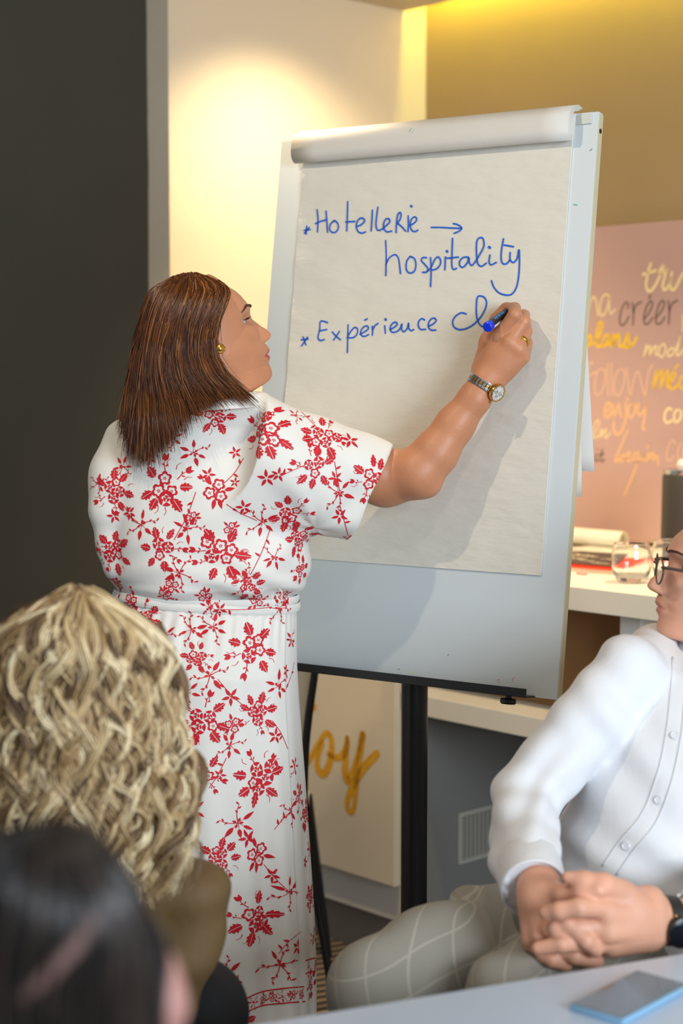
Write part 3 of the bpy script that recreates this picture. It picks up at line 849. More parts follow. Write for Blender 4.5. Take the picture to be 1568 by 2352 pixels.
def make_head(org, fwd, lat, up, prof, base_pts, wtab, btab, shift, neck_front, top, bottom=-0.21, male=False, rows=260, cols=170):
    pb = np.array(sorted(prof)); bb = np.array(sorted(base_pts))
    b = np.concatenate([np.linspace(bottom, -0.125, 30, endpoint=False), np.linspace(-0.125, top - 0.02, rows - 70, endpoint=False), top - 0.02 * (1 - np.linspace(0, 1, 40) ** 0.5)[::1]])
    b = np.sort(np.unique(b)); b[-1] = top - 1e-5
    full = np.interp(b, pb[:, 0], pb[:, 1])
    ins = (b > bb[0, 0]) & (b < bb[-1, 0])
    base = np.where(ins, np.interp(b, bb[:, 0], bb[:, 1]), full)
    ca = np.where(b < -0.05, shift * (b + 0.05), 0.0)
    wt = np.array(sorted(wtab)); Wd = np.interp(b, wt[:, 0], wt[:, 1])
    bt = np.array(sorted(btab)); Bk = np.interp(b, bt[:, 0], bt[:, 1])
    # smooth tables
    ker = np.ones(9) / 9
    sm = lambda a: np.convolve(np.pad(a, 4, 'edge'), ker, 'valid')
    Wd = sm(Wd); Bk = sm(Bk)
    capf = np.sqrt(np.clip(1 - ((b - (top - 0.055)) / 0.055) ** 2, 0, 1)); capf = np.where(b > top - 0.055, capf, 1.0)
    t = np.linspace(0, 2 * PI, cols, endpoint=False)
    th = t - 0.40 * np.sin(2 * t)
    ct, st = np.cos(th), np.sin(th)
    n = np.where(ct > 0, 1.78, 2.3)
    c_ = np.sign(ct) * np.abs(ct) ** (2 / n); s_ = np.sign(st) * np.abs(st) ** (2 / n)
    L = Wd[:, None] * capf[:, None] * s_[None, :]
    front = (base - ca)[:, None]; back = Bk[:, None] * capf[:, None]
    A = ca[:, None] + np.where(c_[None, :] > 0, front * c_[None, :], back * c_[None, :])
    B = np.repeat(b[:, None], cols, 1)
    fr = np.clip(c_[None, :] * 1.6 - 0.1, 0, 1) * (c_[None, :] > 0)
    ex = np.clip(full - base, -0.01, 0.05)
    nose = (b > -0.048)
    wn = np.interp(b, [-0.05, -0.042, -0.034, -0.024, -0.012, 0.005], [0.0155, 0.0165, 0.015, 0.0115, 0.0095, 0.010])
    A += np.where(nose[:, None], ex[:, None] * np.exp(-np.abs(L / wn[:, None]) ** 2.3), ex[:, None] * np.exp(-np.abs(L / 0.021) ** 2.6)) * (c_[None, :] > 0)
    al = np.abs(L)
    g = lambda l0, b0, sl, sb: np.exp(-((al - l0) / sl) ** 2 - ((B - b0) / sb) ** 2)
    A += fr * (-0.0125 * g(0.030, 0.007, 0.014, 0.0095) + 0.0035 * g(0.028, 0.026, 0.018, 0.007) + 0.0065 * g(0.042, -0.020, 0.018, 0.016)
               + 0.0045 * g(0.014, -0.0385, 0.005, 0.006) - 0.0075 * g(0.0075, -0.0445, 0.0042, 0.0030) - 0.003 * g(0.026, -0.064, 0.007, 0.006)
               - 0.0025 * g(0.0, -0.0656, 0.022, 0.0018) + (0.004 if not male else 0.002) * g(0.036, -0.058, 0.018, 0.02))
    P = org + A[..., None] * fwd + L[..., None] * lat + B[..., None] * up
    V, F = loft(P)
    # close the crown
    k = len(V); V = np.vstack([V, P[-1].mean(0, keepdims=True)])
    m_ = len(b)
    capF = np.array([[(m_ - 1) * cols + j, (m_ - 1) * cols + (j + 1) % cols, k, k] for j in range(cols)])
    fa = F[:, 0]
    lipm = (B < -0.0555) & (B > -0.0765 + 0.3 * np.maximum(al - 0.012, 0)) & (al < 0.0235 - np.abs(B + 0.066) * 0.9) & (c_[None, :] > 0)
    mi = lipm.ravel()[F].all(1).astype(int)
    if np.dot(np.cross(P[5, 1] - P[5, 0], P[6, 0] - P[5, 0]), P[5, 0] - P[5].mean(0)) < 0:
        F = F[:, ::-1]
    return V, F, mi, (A, L, B, P)


hphi, htau = math.radians(18), math.radians(18)
H0 = W(472, 772, 3.0)
fh = np.array([math.cos(hphi), math.sin(hphi), 0]); H_lat = np.array([math.sin(hphi), -math.cos(hphi), 0])
H_f = math.cos(htau) * fh + math.sin(htau) * UZ; H_u = -math.sin(htau) * fh + math.cos(htau) * UZ
prof = [(0.118, 0.0), (0.112, 0.028), (0.098, 0.047), (0.085, 0.058), (0.0700, 0.0681), (0.0600, 0.0773), (0.0494, 0.0838), (0.0363, 0.0893), (0.0277, 0.0922), (0.0195, 0.0918), (0.0136, 0.0905), (0.0026, 0.0914),
        (-0.0134, 0.1030), (-0.0228, 0.1118), (-0.0309, 0.1161), (-0.0356, 0.1161), (-0.0405, 0.1110), (-0.0436, 0.1031), (-0.0459, 0.1013), (-0.0533, 0.1039), (-0.0593, 0.1049), (-0.0657, 0.1010),
        (-0.0732, 0.1015), (-0.0763, 0.0989), (-0.0819, 0.0960), (-0.0908, 0.0975), (-0.0993, 0.0973), (-0.1051, 0.0951), (-0.1113, 0.0880), (-0.1147, 0.0780), (-0.1169, 0.0645), (-0.1196, 0.0526), (-0.132, 0.036), (-0.155, 0.022), (-0.21, 0.006)]
base_pts = [(0.0026, 0.0905), (-0.020, 0.0935), (-0.047, 0.0965), (-0.0819, 0.0945)]
wtab = [(-0.21, 0.035), (-0.16, 0.038), (-0.135, 0.051), (-0.118, 0.051), (-0.105, 0.050), (-0.09, 0.054), (-0.07, 0.061), (-0.04, 0.068), (-0.01, 0.071), (0.03, 0.072), (0.07, 0.064), (0.118, 0.050)]
btab = [(-0.21, 0.03), (-0.15, 0.040), (-0.12, 0.056), (-0.08, 0.070), (-0.04, 0.088), (0.0, 0.096), (0.05, 0.096), (0.118, 0.085)]
wo = empty('person', (-0.27, 3.05, 0))
hV, hF, hM, hG = make_head(H0, H_f, H_lat, H_u, prof, base_pts, wtab, btab, 0.30, None, 0.103, -0.165)
hl = lambda a, l, b: H0 + H_f * a + H_lat * l + H_u * b

# arm and hand
HB = lambda x, y, off: ob(x, y, off)
AF = Field(np.array([-0.32, 2.72, 1.18]), np.array([0.40, 3.14, 1.66]), 0.0022)
sh = W(640, 1025, 3.0); el = HB(958, 1086, 0.110)
AF.chain([sh, W(790, 1072, 3.005), HB(885, 1098, 0.112), el], [0.055, 0.050, 0.0510, 0.046], 0.015)
AF.capsule(HB(985, 1115, 0.102), HB(960, 1100, 0.106), 0.017, 0.03, 0.02)
AF.chain([el, HB(1000, 1040, 0.098), HB(1045, 975, 0.086), HB(1090, 915, 0.078), HB(1114, 876, 0.070)], [0.045, 0.0405, 0.0345, 0.0285, 0.0262], 0.012)
wr = HB(1114, 876, 0.070)
mcp = [HB(1146, 778, 0.072), HB(1170, 786, 0.074), HB(1189, 801, 0.064), HB(1200, 819, 0.052)]
wrs = [HB(1107, 862, 0.070), HB(1115, 866, 0.074), HB(1124, 872, 0.070), HB(1132, 880, 0.062)]
for a, b, r in zip(wrs, mcp, (0.0150, 0.0150, 0.0145, 0.0140)):
    AF.capsule(a, b, 0.019, r, 0.012)
AF.capsule(HB(1120, 850, 0.058), HB(1170, 815, 0.052), 0.024, 0.022, 0.014)
AF.ellipsoid(HB(1152, 826, 0.062), (0.030, 0.020, 0.034), k=0.012)
fing = [
    ([mcp[0], HB(1182, 722, 0.084), HB(1182, 708, 0.054), HB(1168, 706, 0.032)], [0.0135, 0.0122, 0.0108, 0.0088]),
    ([mcp[1], HB(1203, 738, 0.066), HB(1203, 724, 0.036), HB(1188, 722, 0.017)], [0.0135, 0.0118, 0.0105, 0.0085]),
    ([mcp[2], HB(1208, 762, 0.044), HB(1206, 746, 0.022), HB(1192, 742, 0.012)], [0.0128, 0.0112, 0.0098, 0.0080]),
    ([mcp[3], HB(1210, 788, 0.030), HB(1206, 772, 0.016), HB(1195, 765, 0.010)], [0.0120, 0.0100, 0.0088, 0.0075]),
]
for p_, r_ in fing:
    for i in range(3):
        AF.capsule(p_[i], p_[i + 1], r_[i], r_[i + 1], 0.0024)
for m0 in mcp[:3]:
    AF.ellipsoid(m0 + np.array([0, -0.007, 0]), (0.0115, 0.009, 0.0115), k=0.008)
AF.chain([HB(1110, 845, 0.058), HB(1122, 785, 0.050), HB(1140, 735, 0.036), HB(1159, 708, 0.030)], [0.021, 0.0165, 0.0122, 0.0100], 0.008)
aV, aF = AF.mesh(2)
del AF
# legs and feet below the skirt, torso under the dress
LF = Field(np.array([-0.52, 2.80, 0.0]), np.array([0.02, 3.36, 1.30]), 0.009)
LF.stack([(0.86, -0.42, -0.10, 3.07, 0.11), (1.0, -0.41, -0.12, 3.07, 0.10), (1.25, -0.41, -0.11, 3.06, 0.09)], 0.03)
for sx in (-1, 1):
    hx = -0.262 + sx * 0.08
    LF.chain([(hx, 3.07, 0.90), (hx - sx * 0.01, 3.07, 0.50), (hx - sx * 0.01, 3.09, 0.10)], [0.085, 0.055, 0.036], 0.02)
    LF.capsule((hx - sx * 0.01, 3.08, 0.045), (hx + 0.05, 3.20, 0.035), 0.036, 0.034, 0.02)
LF.chain([(-0.25, 3.05, 1.22), (-0.21, 3.03, 1.29)], [0.08, 0.06], 0.03)
lV, lF = LF.mesh(1)
del LF
Vb = np.vstack([hV, aV, lV]); Fb = np.vstack([hF, aF + len(hV), lF + len(hV) + len(aV)])
mi = np.concatenate([hM, np.zeros(len(aF) + len(lF), int)])
body = mesh_obj('body', Vb, Fb, m_skin, wo, True, [m_skin, m_lip], mi)

# eye, lashes, brow, ear on the near side
A_, L_, B_, P_ = hG
def face_pt(l, b, off=0.0):
    i = int(np.argmin(np.abs(B_[:, 0] - b)))
    m = A_[i] > 0.02
    j = np.where(m)[0][np.argmin(np.abs(L_[i][m] - l))]
    return P_[i, j] + H_f * off
for sgn in (1, -1):
    ec = face_pt(sgn * 0.031, 0.0065, -0.0065)
    eb = MB(); eb.lathe([(0.0115 * math.sin(a), -0.0115 * math.cos(a)) for a in np.linspace(0, PI, 17)], ec, H_f, 20); e_ = eb.build('eye', m_eye, wo, True)
    gz = H_f * 0.96 + H_u * -0.10; gz /= np.linalg.norm(gz)
    ib = MB(); ib.lathe([(0.0118 * math.sin(a), 0.0118 * math.cos(a)) for a in np.linspace(0, 0.66, 7)], ec, gz, 18); ib.build('iris', m_iris, e_, True)
    # upper lid as a skin fold over the eye
    lid = []
    for u in np.linspace(-1.15, 1.15, 15):
        row = []
        for t in np.linspace(0.12, 1.25, 8):
            d = H_f * math.cos(t) * math.cos(u) + H_u * math.sin(t) + H_lat * math.sin(u) * math.cos(t)
            row.append(ec + d * 0.0127)
        lid.append(row)
    v, f = loft(lid, closed=False); mesh_obj('eyelid', v, f, m_skin, wo)
    lid = []
    for u in np.linspace(-1.15, 1.15, 15):
        row = []
        for t in np.linspace(-0.38, -1.2, 7):
            d = H_f * math.cos(t) * math.cos(u) + H_u * math.sin(t) + H_lat * math.sin(u) * math.cos(t)
            row.append(ec + d * 0.0124)
        lid.append(row)
    v, f = loft(lid, closed=False); mesh_obj('eyelid', v, f, m_skin, wo)
    ls = MB()
    for u in np.linspace(-1.1, 1.1, 26):
        d0 = H_f * math.cos(0.12) * math.cos(u) + H_u * math.sin(0.12) + H_lat * math.sin(u) * math.cos(0.12)
        p0 = ec + d0 * 0.0127; out = H_f * math.cos(u) + H_lat * math.sin(u) * 0.9
        ls.tube([p0, p0 + out * 0.0045 - H_u * 0.0004, p0 + out * 0.0078 + H_u * 0.0022], [0.0007, 0.0005, 0.0001], 4, cap=False)
    ls.tube([ec + (H_f * math.cos(u) * math.cos(0.10) + H_u * math.sin(0.10) + H_lat * math.sin(u)) * 0.0128 for u in np.linspace(-1.15, 1.15, 14)], 0.0008, 5)
    tag(ls.build('eyelashes', m_lash, wo, True), kind='stuff')
    br_ = MB(); bp = [face_pt(sgn * l, b, 0.0012) for l, b in ((0.012, 0.0245), (0.022, 0.0285), (0.034, 0.0300), (0.044, 0.0265), (0.050, 0.0215))]
    bp = catmull(bp, 5); br_.tube(bp, np.interp(np.linspace(0, 1, len(bp)), [0, 0.2, 0.6, 1], [0.0014, 0.0027, 0.0022, 0.0006]), 6); br_.build('eyebrow', m_brow, wo, True)
    # ear
    ear = Field(hl(0.0, sgn * 0.075, 0.0) - 0.06, hl(0.0, sgn * 0.075, 0.0) + 0.06, 0.0022)
    axs = [H_f * 0.94 + H_lat * sgn * -0.34, np.cross(H_u, H_f * 0.94 + H_lat * sgn * -0.34), H_u]
    ear.ellipsoid(hl(-0.010, sgn * 0.0755, 0.004), (0.017, 0.006, 0.031), axs, 0.004)
    ear.ellipsoid(hl(-0.008, sgn * 0.0800, 0.008), (0.010, 0.005, 0.019), axs, 0.004, carve=True)
    ear.ellipsoid(hl(-0.004, sgn * 0.0745, -0.022), (0.0095, 0.006, 0.010), axs, 0.005)
    ev, ef = ear.mesh(2); mesh_obj('ear', ev, ef, m_skin, wo)

# ---------------------------------------------------------------- dress
m_dress = mat('white_viscose', (232, 229, 222), 0.62, bump=(26, 0.10), spec=0.3)
m_red = mat('red_print', (206, 28, 42), 0.62, var=(90, 0.14), spec=0.3)
TD = 3.06
rw = lambda y, xl, xr, hd, dc=TD: (W((xl + xr) / 2, y, dc)[2], W(xl, y, dc)[0], W(xr, y, dc)[0], dc, hd)
DF = Field(np.array([-0.62, 2.72, 0.98]), np.array([0.20, 3.34, 1.52]), 0.0036)
DF.stack([rw(1368, 276, 684, .115), rw(1352, 266, 692, .128), rw(1338, 258, 704, .142), rw(1318, 252, 712, .147), rw(1280, 246, 712, .146), rw(1230, 242, 706, .143), rw(1180, 240, 700, .140), rw(1120, 242, 698, .135),
          rw(1060, 250, 696, .125), rw(1015, 265, 690, .112), rw(980, 285, 676, .100, 3.05), rw(950, 330, 652, .092, 3.03), rw(928, 400, 625, .084, 3.012), rw(912, 440, 606, .076, 3.0), rw(902, 450, 598, .070, 2.995)], 0.02)
# near sleeve: flared flat tube cut square at the hem
SA = W(640, 1062, 2.985); SB = W(853, 1130, HB(875, 1098, 0.125)[1] - 0.010)
sx = SB - SA; sl = np.linalg.norm(sx); sx /= sl
sw = np.array([0, -1.0, 0]); sw = sw - sx * np.dot(sw, sx); sw /= np.linalg.norm(sw); sn = np.cross(sw, sx)
if sn[2] < 0: sn = -sn
s_, g_ = DF.region(np.minimum(SA, SB) - 0.22, np.maximum(SA, SB) + 0.22)
X, Y, Z = g_
x, y, z = X - SA[0], Y - SA[1], Z - SA[2]
q = x * sx[0] + y * sx[1] + z * sx[2]; qn = x * sn[0] + y * sn[1] + z * sn[2]; qw = x * sw[0] + y * sw[1] + z * sw[2]
tt_ = np.clip(q / sl, 0, 1.2)
rn = 0.104 - 0.008 * tt_; rwd = 0.080 - 0.004 * tt_
drape = 0.0035 * np.sin(qn * 55 + q * 20) * tt_
dd = (np.sqrt((qn / rn) ** 2 + ((qw + drape) / rwd) ** 2) - 1) * rwd * 1.05
hemn = W(930, 1120, 2.92) - W(853, 1085, 2.92)
p1_, p2_ = W(906, 1015, SB[1]), W(800, 1247, SB[1])
hd_ = p2_ - p1_; hn = np.cross(hd_, np.array([0, 1.0, 0])); hn /= np.linalg.norm(hn)
if hn[0] < 0: hn = -hn
cut = (X - p1_[0]) * hn[0] + (Y - p1_[1]) * hn[1] + (Z - p1_[2]) * hn[2]
dd = np.maximum(np.maximum(dd, cut), -(q + 0.06))
inner = (np.sqrt((qn / (rn - 0.014)) ** 2 + (qw / (rwd - 0.014)) ** 2) - 1) * rwd
inner = np.maximum(inner, -(cut + 0.07))
DF.join(s_, dd.astype(np.float32), 0.035)
DF.D[s_] = np.maximum(DF.D[s_], -inner.astype(np.float32))
# far sleeve hanging at the left
DF.chain([W(292, 1010, 3.05), W(262, 1090, 3.02), W(243, 1175, 3.00)], [0.040, 0.038, 0.031], 0.03)
DF.chain([W(246, 1178, 3.00), W(252, 1240, 3.0), W(262, 1292, 3.0)], [0.026, 0.024, 0.022], 0.02)
# neck opening
dV, dF = DF.mesh(3)
del DF
# cloth folds: horizontal creases above the waist, drag lines from the armpit
N = vnormals(dV, dF)
zw = np.clip((1.30 - dV[:, 2]) / 0.22, 0, 1); xx = dV[:, 0]; zz_ = dV[:, 2]
arm = W(722, 1215, 2.95); dx, dz = xx - arm[0], zz_ - arm[2]; rr = np.hypot(dx, dz); an = np.arctan2(dz, dx)
disp = 0.0032 * np.sin(zz_ * 120 + 7 * np.sin(xx * 9 + 1.0) + xx * 14) * zw * (0.35 + 0.65 * np.clip(1 - np.abs(zz_ - 1.10) / 0.12, 0, 1))
disp += 0.0028 * np.sin(an * 7 + 0.6) * np.exp(-((rr - 0.10) / 0.085) ** 2)
sh_p = W(735, 985, 2.93); disp += 0.004 * np.sin((xx - sh_p[0]) * 70 + (zz_ - sh_p[2]) * 48) * np.exp(-(((xx - sh_p[0]) / 0.06) ** 2 + ((zz_ - sh_p[2]) / 0.07) ** 2))
disp += 0.0016 * np.sin(xx * 38 + zz_ * 23) + 0.0012 * np.sin(xx * 21 - zz_ * 47 + 2)
dV = dV + N * disp[:, None]
dress = mesh_obj('dress', dV, dF, m_dress, wo)

# skirt
yr = np.array([1362, 1385, 1420, 1470, 1530, 1600, 1700, 1800, 1900, 2000, 2100, 2200, 2300, 2400, 2520])
XL = np.array([272, 260, 248, 236, 230, 226, 222, 222, 224, 228, 232, 236, 240, 244, 248])
XR = np.array([681, 683, 684, 684, 685, 689, 697, 705, 712, 719, 726, 730, 731, 732, 733])
yy = np.linspace(1358, 2520, 240); th = np.linspace(0, 2 * PI, 420, endpoint=False)
rows = []
for y in yy:
    a = (np.interp(y, yr, XR) - np.interp(y, yr, XL)) / 2; c = (np.interp(y, yr, XR) + np.interp(y, yr, XL)) / 2
    w0 = W(c, y, TD); ax_ = a / 3839 * TD
    t = np.clip((y - 1400) / 900, 0, 1); t2 = np.clip((y - 1370) / 60, 0, 1)
    hy = 0.125 + 0.035 * np.clip((y - 1370) / 160, 0, 1) + 0.015 * t
    fold = 0.010 * t * np.sin(th * 9 + 0.7 + 0.6 * t) + 0.007 * t * np.sin(th * 17 + 2.0) + 0.0035 * t2 * (1 - t) * np.sin(th * 46) * np.clip(1 - (y - 1370) / 130, 0, 1)
    # overlapping panel edge near the right side of the back
    te = 2 * PI - 0.50 - 0.12 * t
    dlt = (th - te)
    fold += (0.013 * t + 0.004) * np.where(dlt < 0, np.exp(dlt / 0.22), np.exp(-dlt / 0.012)) * (np.abs(dlt) < 1)
    te = 2 * PI - 1.72
    dlt = (th - te); fold += (0.006) * np.where(dlt < 0, np.exp(dlt / 0.3), np.exp(-dlt / 0.02)) * (np.abs(dlt) < 1.2) * t2
    sq = 2.25
    ct = np.sign(np.cos(th)) * np.abs(np.cos(th)) ** (2 / sq); st = np.sign(np.sin(th)) * np.abs(np.sin(th)) ** (2 / sq)
    damp = 0.35 + 0.65 * np.abs(np.sin(th))
    rows.append(np.stack([w0[0] + (ax_ + fold * damp * 0.5) * ct, TD + (hy + fold) * st, np.full_like(th, w0[2])], -1))
kV, kF = loft(rows)
kF = kF[:, ::-1] if np.dot(np.cross(rows[9][1] - rows[9][0], rows[10][0] - rows[9][0]), np.array([1.0, 0, 0])) < 0 else kF
skirt = mesh_obj('skirt', kV, kF, m_dress, dress)
# tie belt, two bands crossing at the right
def band(name, yl0, yl1, yrr0, yrr1, grow):
    rws = []
    for k in np.linspace(0, 1, 7):
        r_ = []
        for t in np.linspace(0, 2 * PI, 140, endpoint=False):
            x = 0.5 + 0.5 * math.cos(t)
            y = (yl0 + (yrr0 - yl0) * x) * (1 - k) + (yl1 + (yrr1 - yl1) * x) * k
            hx = (686 - 266) / 2 / 3839 * TD + grow + 0.0015 * math.sin(k * PI); hy = 0.126 + grow + 0.0015 * math.sin(k * PI)
            w0 = W(475, y, TD)
            sq = 2.25; c_, s2 = math.cos(t), math.sin(t)
            r_.append((w0[0] + hx * math.copysign(abs(c_) ** (2 / sq), c_), TD + hy * math.copysign(abs(s2) ** (2 / sq), s2), w0[2]))
        rws.append(r_)
    v, f = loft(rws); o = mesh_obj(name, v, f, m_dress, dress)
    return v, f
b1 = band('waist_tie', 1348, 1366, 1363, 1380, 0.0025)
b2 = band('waist_tie', 1354, 1370, 1380, 1399, 0.0045)
lo_ = MB(); lo_.tube(catmull([W(640, 1352, 2.905), W(647, 1360, 2.902), W(645, 1380, 2.902), W(632, 1391, 2.905)], 6), 0.0012, 6); lo_.build('belt_loop', m_dress, dress, True)
# collar band behind the neck
co_ = []
for k in np.linspace(0, 1, 6):
    r_ = []
    for t in np.linspace(0, 2 * PI, 60, endpoint=False):
        yk = 905 + 34 * k
        w0 = W(519, yk, 2.995)
        hx = (0.059 + 0.012 * k); hy = 0.070 + 0.014 * k
        r_.append((w0[0] + hx * math.cos(t), 2.995 + hy * math.sin(t), w0[2] + 0.004 * math.cos(t)))
    co_.append(r_)
v, f = loft(co_); o = mesh_obj('collar', v, f, m_dress, dress); o.modifiers.new('thickness', 'SOLIDIFY').thickness = 0.002

# ---------------------------------------------------------------- red floral print, laid on the cloth
offs = np.cumsum([0, len(dV), len(kV), len(b1[0]), len(b2[0])])
bv = np.vstack([dV, kV, b1[0], b2[0]]); bf = np.vstack([dF, kF + offs[1], b1[1] + offs[2], b2[1] + offs[3]])
bvh = BVHTree.FromPolygons([tuple(p) for p in bv.tolist()], bf.tolist())
rnd = random.Random(11)


def sh_leaf(L, w, teeth=4):
    """serrated leaf along +x from the origin, split by a pale vein; list of strips (edge a, edge b)"""
    out = []
    for s in (1, -1):
        a, b = [], []
        m = teeth * 3
        for i in range(m + 1):
            t = i / m; env = math.sin(PI * t ** 0.8) ** 0.8 * w
            z = (i % 3) / 2.0
            a.append((t * L, s * (0.07 * w + 0.0 * t)))
            b.append((t * L + (0.06 * L if i % 3 == 2 else 0) * (1 - t), s * max(0.07 * w, env * (0.72 + 0.42 * z if i % 3 else 0.66))))
        out.append((a, b))
    return out


def sh_cres(r0, r1, a0, a1, cx=0, cy=0, dx=0.0):
    a, b = [], []
    for i in range(8):
        t = i / 7; an = a0 + (a1 - a0) * t; m = math.sin(PI * t)
        a.append((cx + r1 * math.cos(an), cy + r1 * math.sin(an) * 1.0))
        ri = r1 - (r1 - r0) * m ** 0.6
        b.append((cx + ri * math.cos(an), cy + ri * math.sin(an)))
    return [(a, b)]


def xf(st, ang, dx, dy, sc=1.0):
    c, s = math.cos(ang) * sc, math.sin(ang) * sc
    return [([(x * c - y * s + dx, x * s + y * c + dy) for x, y in a], [(x * c - y * s + dx, x * s + y * c + dy) for x, y in b]) for a, b in st]


def sh_rose(r):
    o = []
    k = rnd.random() * 6
    for i in range(5):
        a = k + i * 1.257
        o += sh_cres(r * 0.50, r * (0.98 + 0.18 * rnd.random()), a, a + 1.16)
    for i in range(3):
        a = k + 0.5 + i * 2.09
        o += sh_cres(r * 0.18, r * 0.44, a, a + 1.85)
    o += sh_cres(0.0, r * 0.2, 0, 5.2)
    return o


def sh_flower(r):
    o = []; k = rnd.random() * 6
    for i in range(5):
        a = k + i * 1.257; c = (math.cos(a) * r * 0.62, math.sin(a) * r * 0.62)
        o += sh_cres(r * 0.02, r * 0.42, a - 2.2, a + 2.2, *c)
    for i in range(5):
        a = k + 0.6 + i * 1.257
        o += sh_cres(0.0, r * 0.10, a, a + 4.5, math.cos(a) * r * 0.18, math.sin(a) * r * 0.18)
    return o


def sh_stem(pts, w):
    P = catmull(np.array(pts, float), 4); T = np.gradient(P, axis=0); T /= np.linalg.norm(T, axis=1)[:, None] + 1e-9
    S = np.stack([-T[:, 1], T[:, 0]], -1); ww = w * (1 - 0.5 * np.linspace(0, 1, len(P)))[:, None] / 2
    return [([tuple(p) for p in P - S * ww], [tuple(p) for p in P + S * ww])]


def sh_petal(L, w):
    a, b = [], []
    for i in range(7):
        t = i / 6; e = w * math.sin(PI * t ** 0.75)
        a.append((t * L, -e * 0.5)); b.append((t * L, e * 0.5))
    return [(a, b)]


def sh_bud(L):
    o = sh_stem([(0, 0), (L * 0.4, L * 0.06), (L * 0.62, 0.02 * L)], L * 0.05)
    o += xf(sh_petal(L * 0.42, L * 0.24), 0.25, L * 0.58, 0) + xf(sh_petal(L * 0.40, L * 0.16), -0.35, L * 0.58, -0.02 * L)
    o += xf(sh_petal(L * 0.2, L * 0.07), 0.9, L * 0.35, 0.03 * L) + xf(sh_petal(L * 0.2, L * 0.07), -0.9, L * 0.3, 0.0)
    return o


def m_bouquet(R_):
    o = []
    for i, (a, d) in enumerate([(0.4, 0.28), (2.4, 0.30), (4.4, 0.28), (5.6, 0.42), (1.4, 0.62)][:rnd.choice([3, 4, 4, 5])]):
        a += rnd.uniform(-.3, .3)
        o += xf((sh_rose if rnd.random() < 0.62 else sh_flower)(R_ * rnd.uniform(0.21, 0.27)), 0, math.cos(a) * d * R_, math.sin(a) * d * R_)
    for i in range(7):
        a = i * 0.898 + rnd.uniform(-.25, .25) + 3.4
        if i < 5:
            o += xf(sh_leaf(R_ * rnd.uniform(0.46, 0.60), R_ * rnd.uniform(0.14, 0.19)), a + rnd.uniform(-.3, .3), math.cos(a) * 0.52 * R_, math.sin(a) * 0.52 * R_)
        else:
            o += xf(sh_bud(R_ * rnd.uniform(0.55, 0.75)), a + rnd.uniform(-.4, .4), math.cos(a) * 0.5 * R_, math.sin(a) * 0.5 * R_)
    for i in range(5):
        a = rnd.uniform(0, 6.28)
        o += xf(sh_stem([(0, 0), (R_ * 0.16, R_ * 0.05), (R_ * 0.3, -R_ * 0.03)], R_ * 0.025), a, math.cos(a) * 0.72 * R_, math.sin(a) * 0.72 * R_)
    return o


def m_sprig(R_):
    o = []
    for i in range(6):
        a = i * 1.05 + rnd.uniform(-.3, .3)
        k = rnd.random()
        if k < 0.55:
            o += xf(sh_petal(R_ * rnd.uniform(0.45, 0.68), R_ * rnd.uniform(0.16, 0.24)), a, math.cos(a) * 0.3 * R_, math.sin(a) * 0.3 * R_)
            o += xf(sh_stem([(0, 0), (R_ * .15, .02 * R_), (R_ * .28, 0)], R_ * .035), a, 0, 0)
        else:
            o += xf(sh_stem([(0, 0), (R_ * 0.5, R_ * 0.1), (R_ * 0.95, R_ * 0.02)], R_ * 0.045), a, 0, 0)
            for t, s in ((0.5, 1), (0.7, -1), (0.92, 1)):
                o += xf(xf(sh_petal(R_ * 0.20, R_ * 0.085), s * 0.8, t * R_, 0.05 * R_), a, 0, 0)
    for i in range(4):
        a = rnd.uniform(0, 6.28)
        o += xf(sh_petal(R_ * 0.22, R_ * 0.12), a, math.cos(a) * 0.08 * R_, math.sin(a) * 0.08 * R_)
    return o


def m_cluster(R_):
    o = []
    for a in (0.3, 2.3, 4.4):
        o += xf(sh_flower(R_ * 0.33), 0, math.cos(a) * 0.36 * R_, math.sin(a) * 0.36 * R_)
    for a in (1.4, 1.9, 5.4, 3.3):
        o += xf(sh_petal(R_ * 0.55, R_ * 0.22), a, math.cos(a) * 0.42 * R_, math.sin(a) * 0.42 * R_)
    o += xf(sh_bud(R_ * 0.7), -0.6, 0.4 * R_, -0.4 * R_)
    return o


def m_star(R_):
    o = []
    for i in range(5):
        a = 0.3 + i * 1.257
        o += xf(sh_petal(R_ * 0.9, R_ * 0.34), a, math.cos(a) * 0.12 * R_, math.sin(a) * 0.12 * R_)
    return o


pv, pf = [], []
def put(strips, hit, nrm, rot):
    n = Vector(nrm); up_ = Vector((0, 0, 1)); t1 = up_.cross(n); 
    if t1.length < 1e-4: t1 = Vector((1, 0, 0))
    t1.normalize(); t2 = n.cross(t1)
    c, s = math.cos(rot), math.sin(rot)
    for a, b in strips:
        ids = []
        for (x, y) in [p for ab in zip(a, b) for p in ab]:
            X_, Y_ = x * c - y * s, x * s + y * c
            q = hit + t1 * X_ + t2 * Y_
            h = bvh.ray_cast(q + n * 0.035, -n, 0.075)
            if h[0] is None: ids.append(-1); continue
            w_ = h[1] if h[1].dot(n) > 0 else -h[1]
            pv.append((h[0] + w_ * 0.0010)[:]); ids.append(len(pv) - 1)
        for i in range(len(a) - 1):
            q = [ids[2 * i], ids[2 * i + 2], ids[2 * i + 3], ids[2 * i + 1]]
            if min(q) >= 0:
                pts_ = [Vector(pv[k]) for k in q]
                if max((pts_[0] - pts_[2]).length, (pts_[1] - pts_[3]).length) < 0.03: pf.append(q)


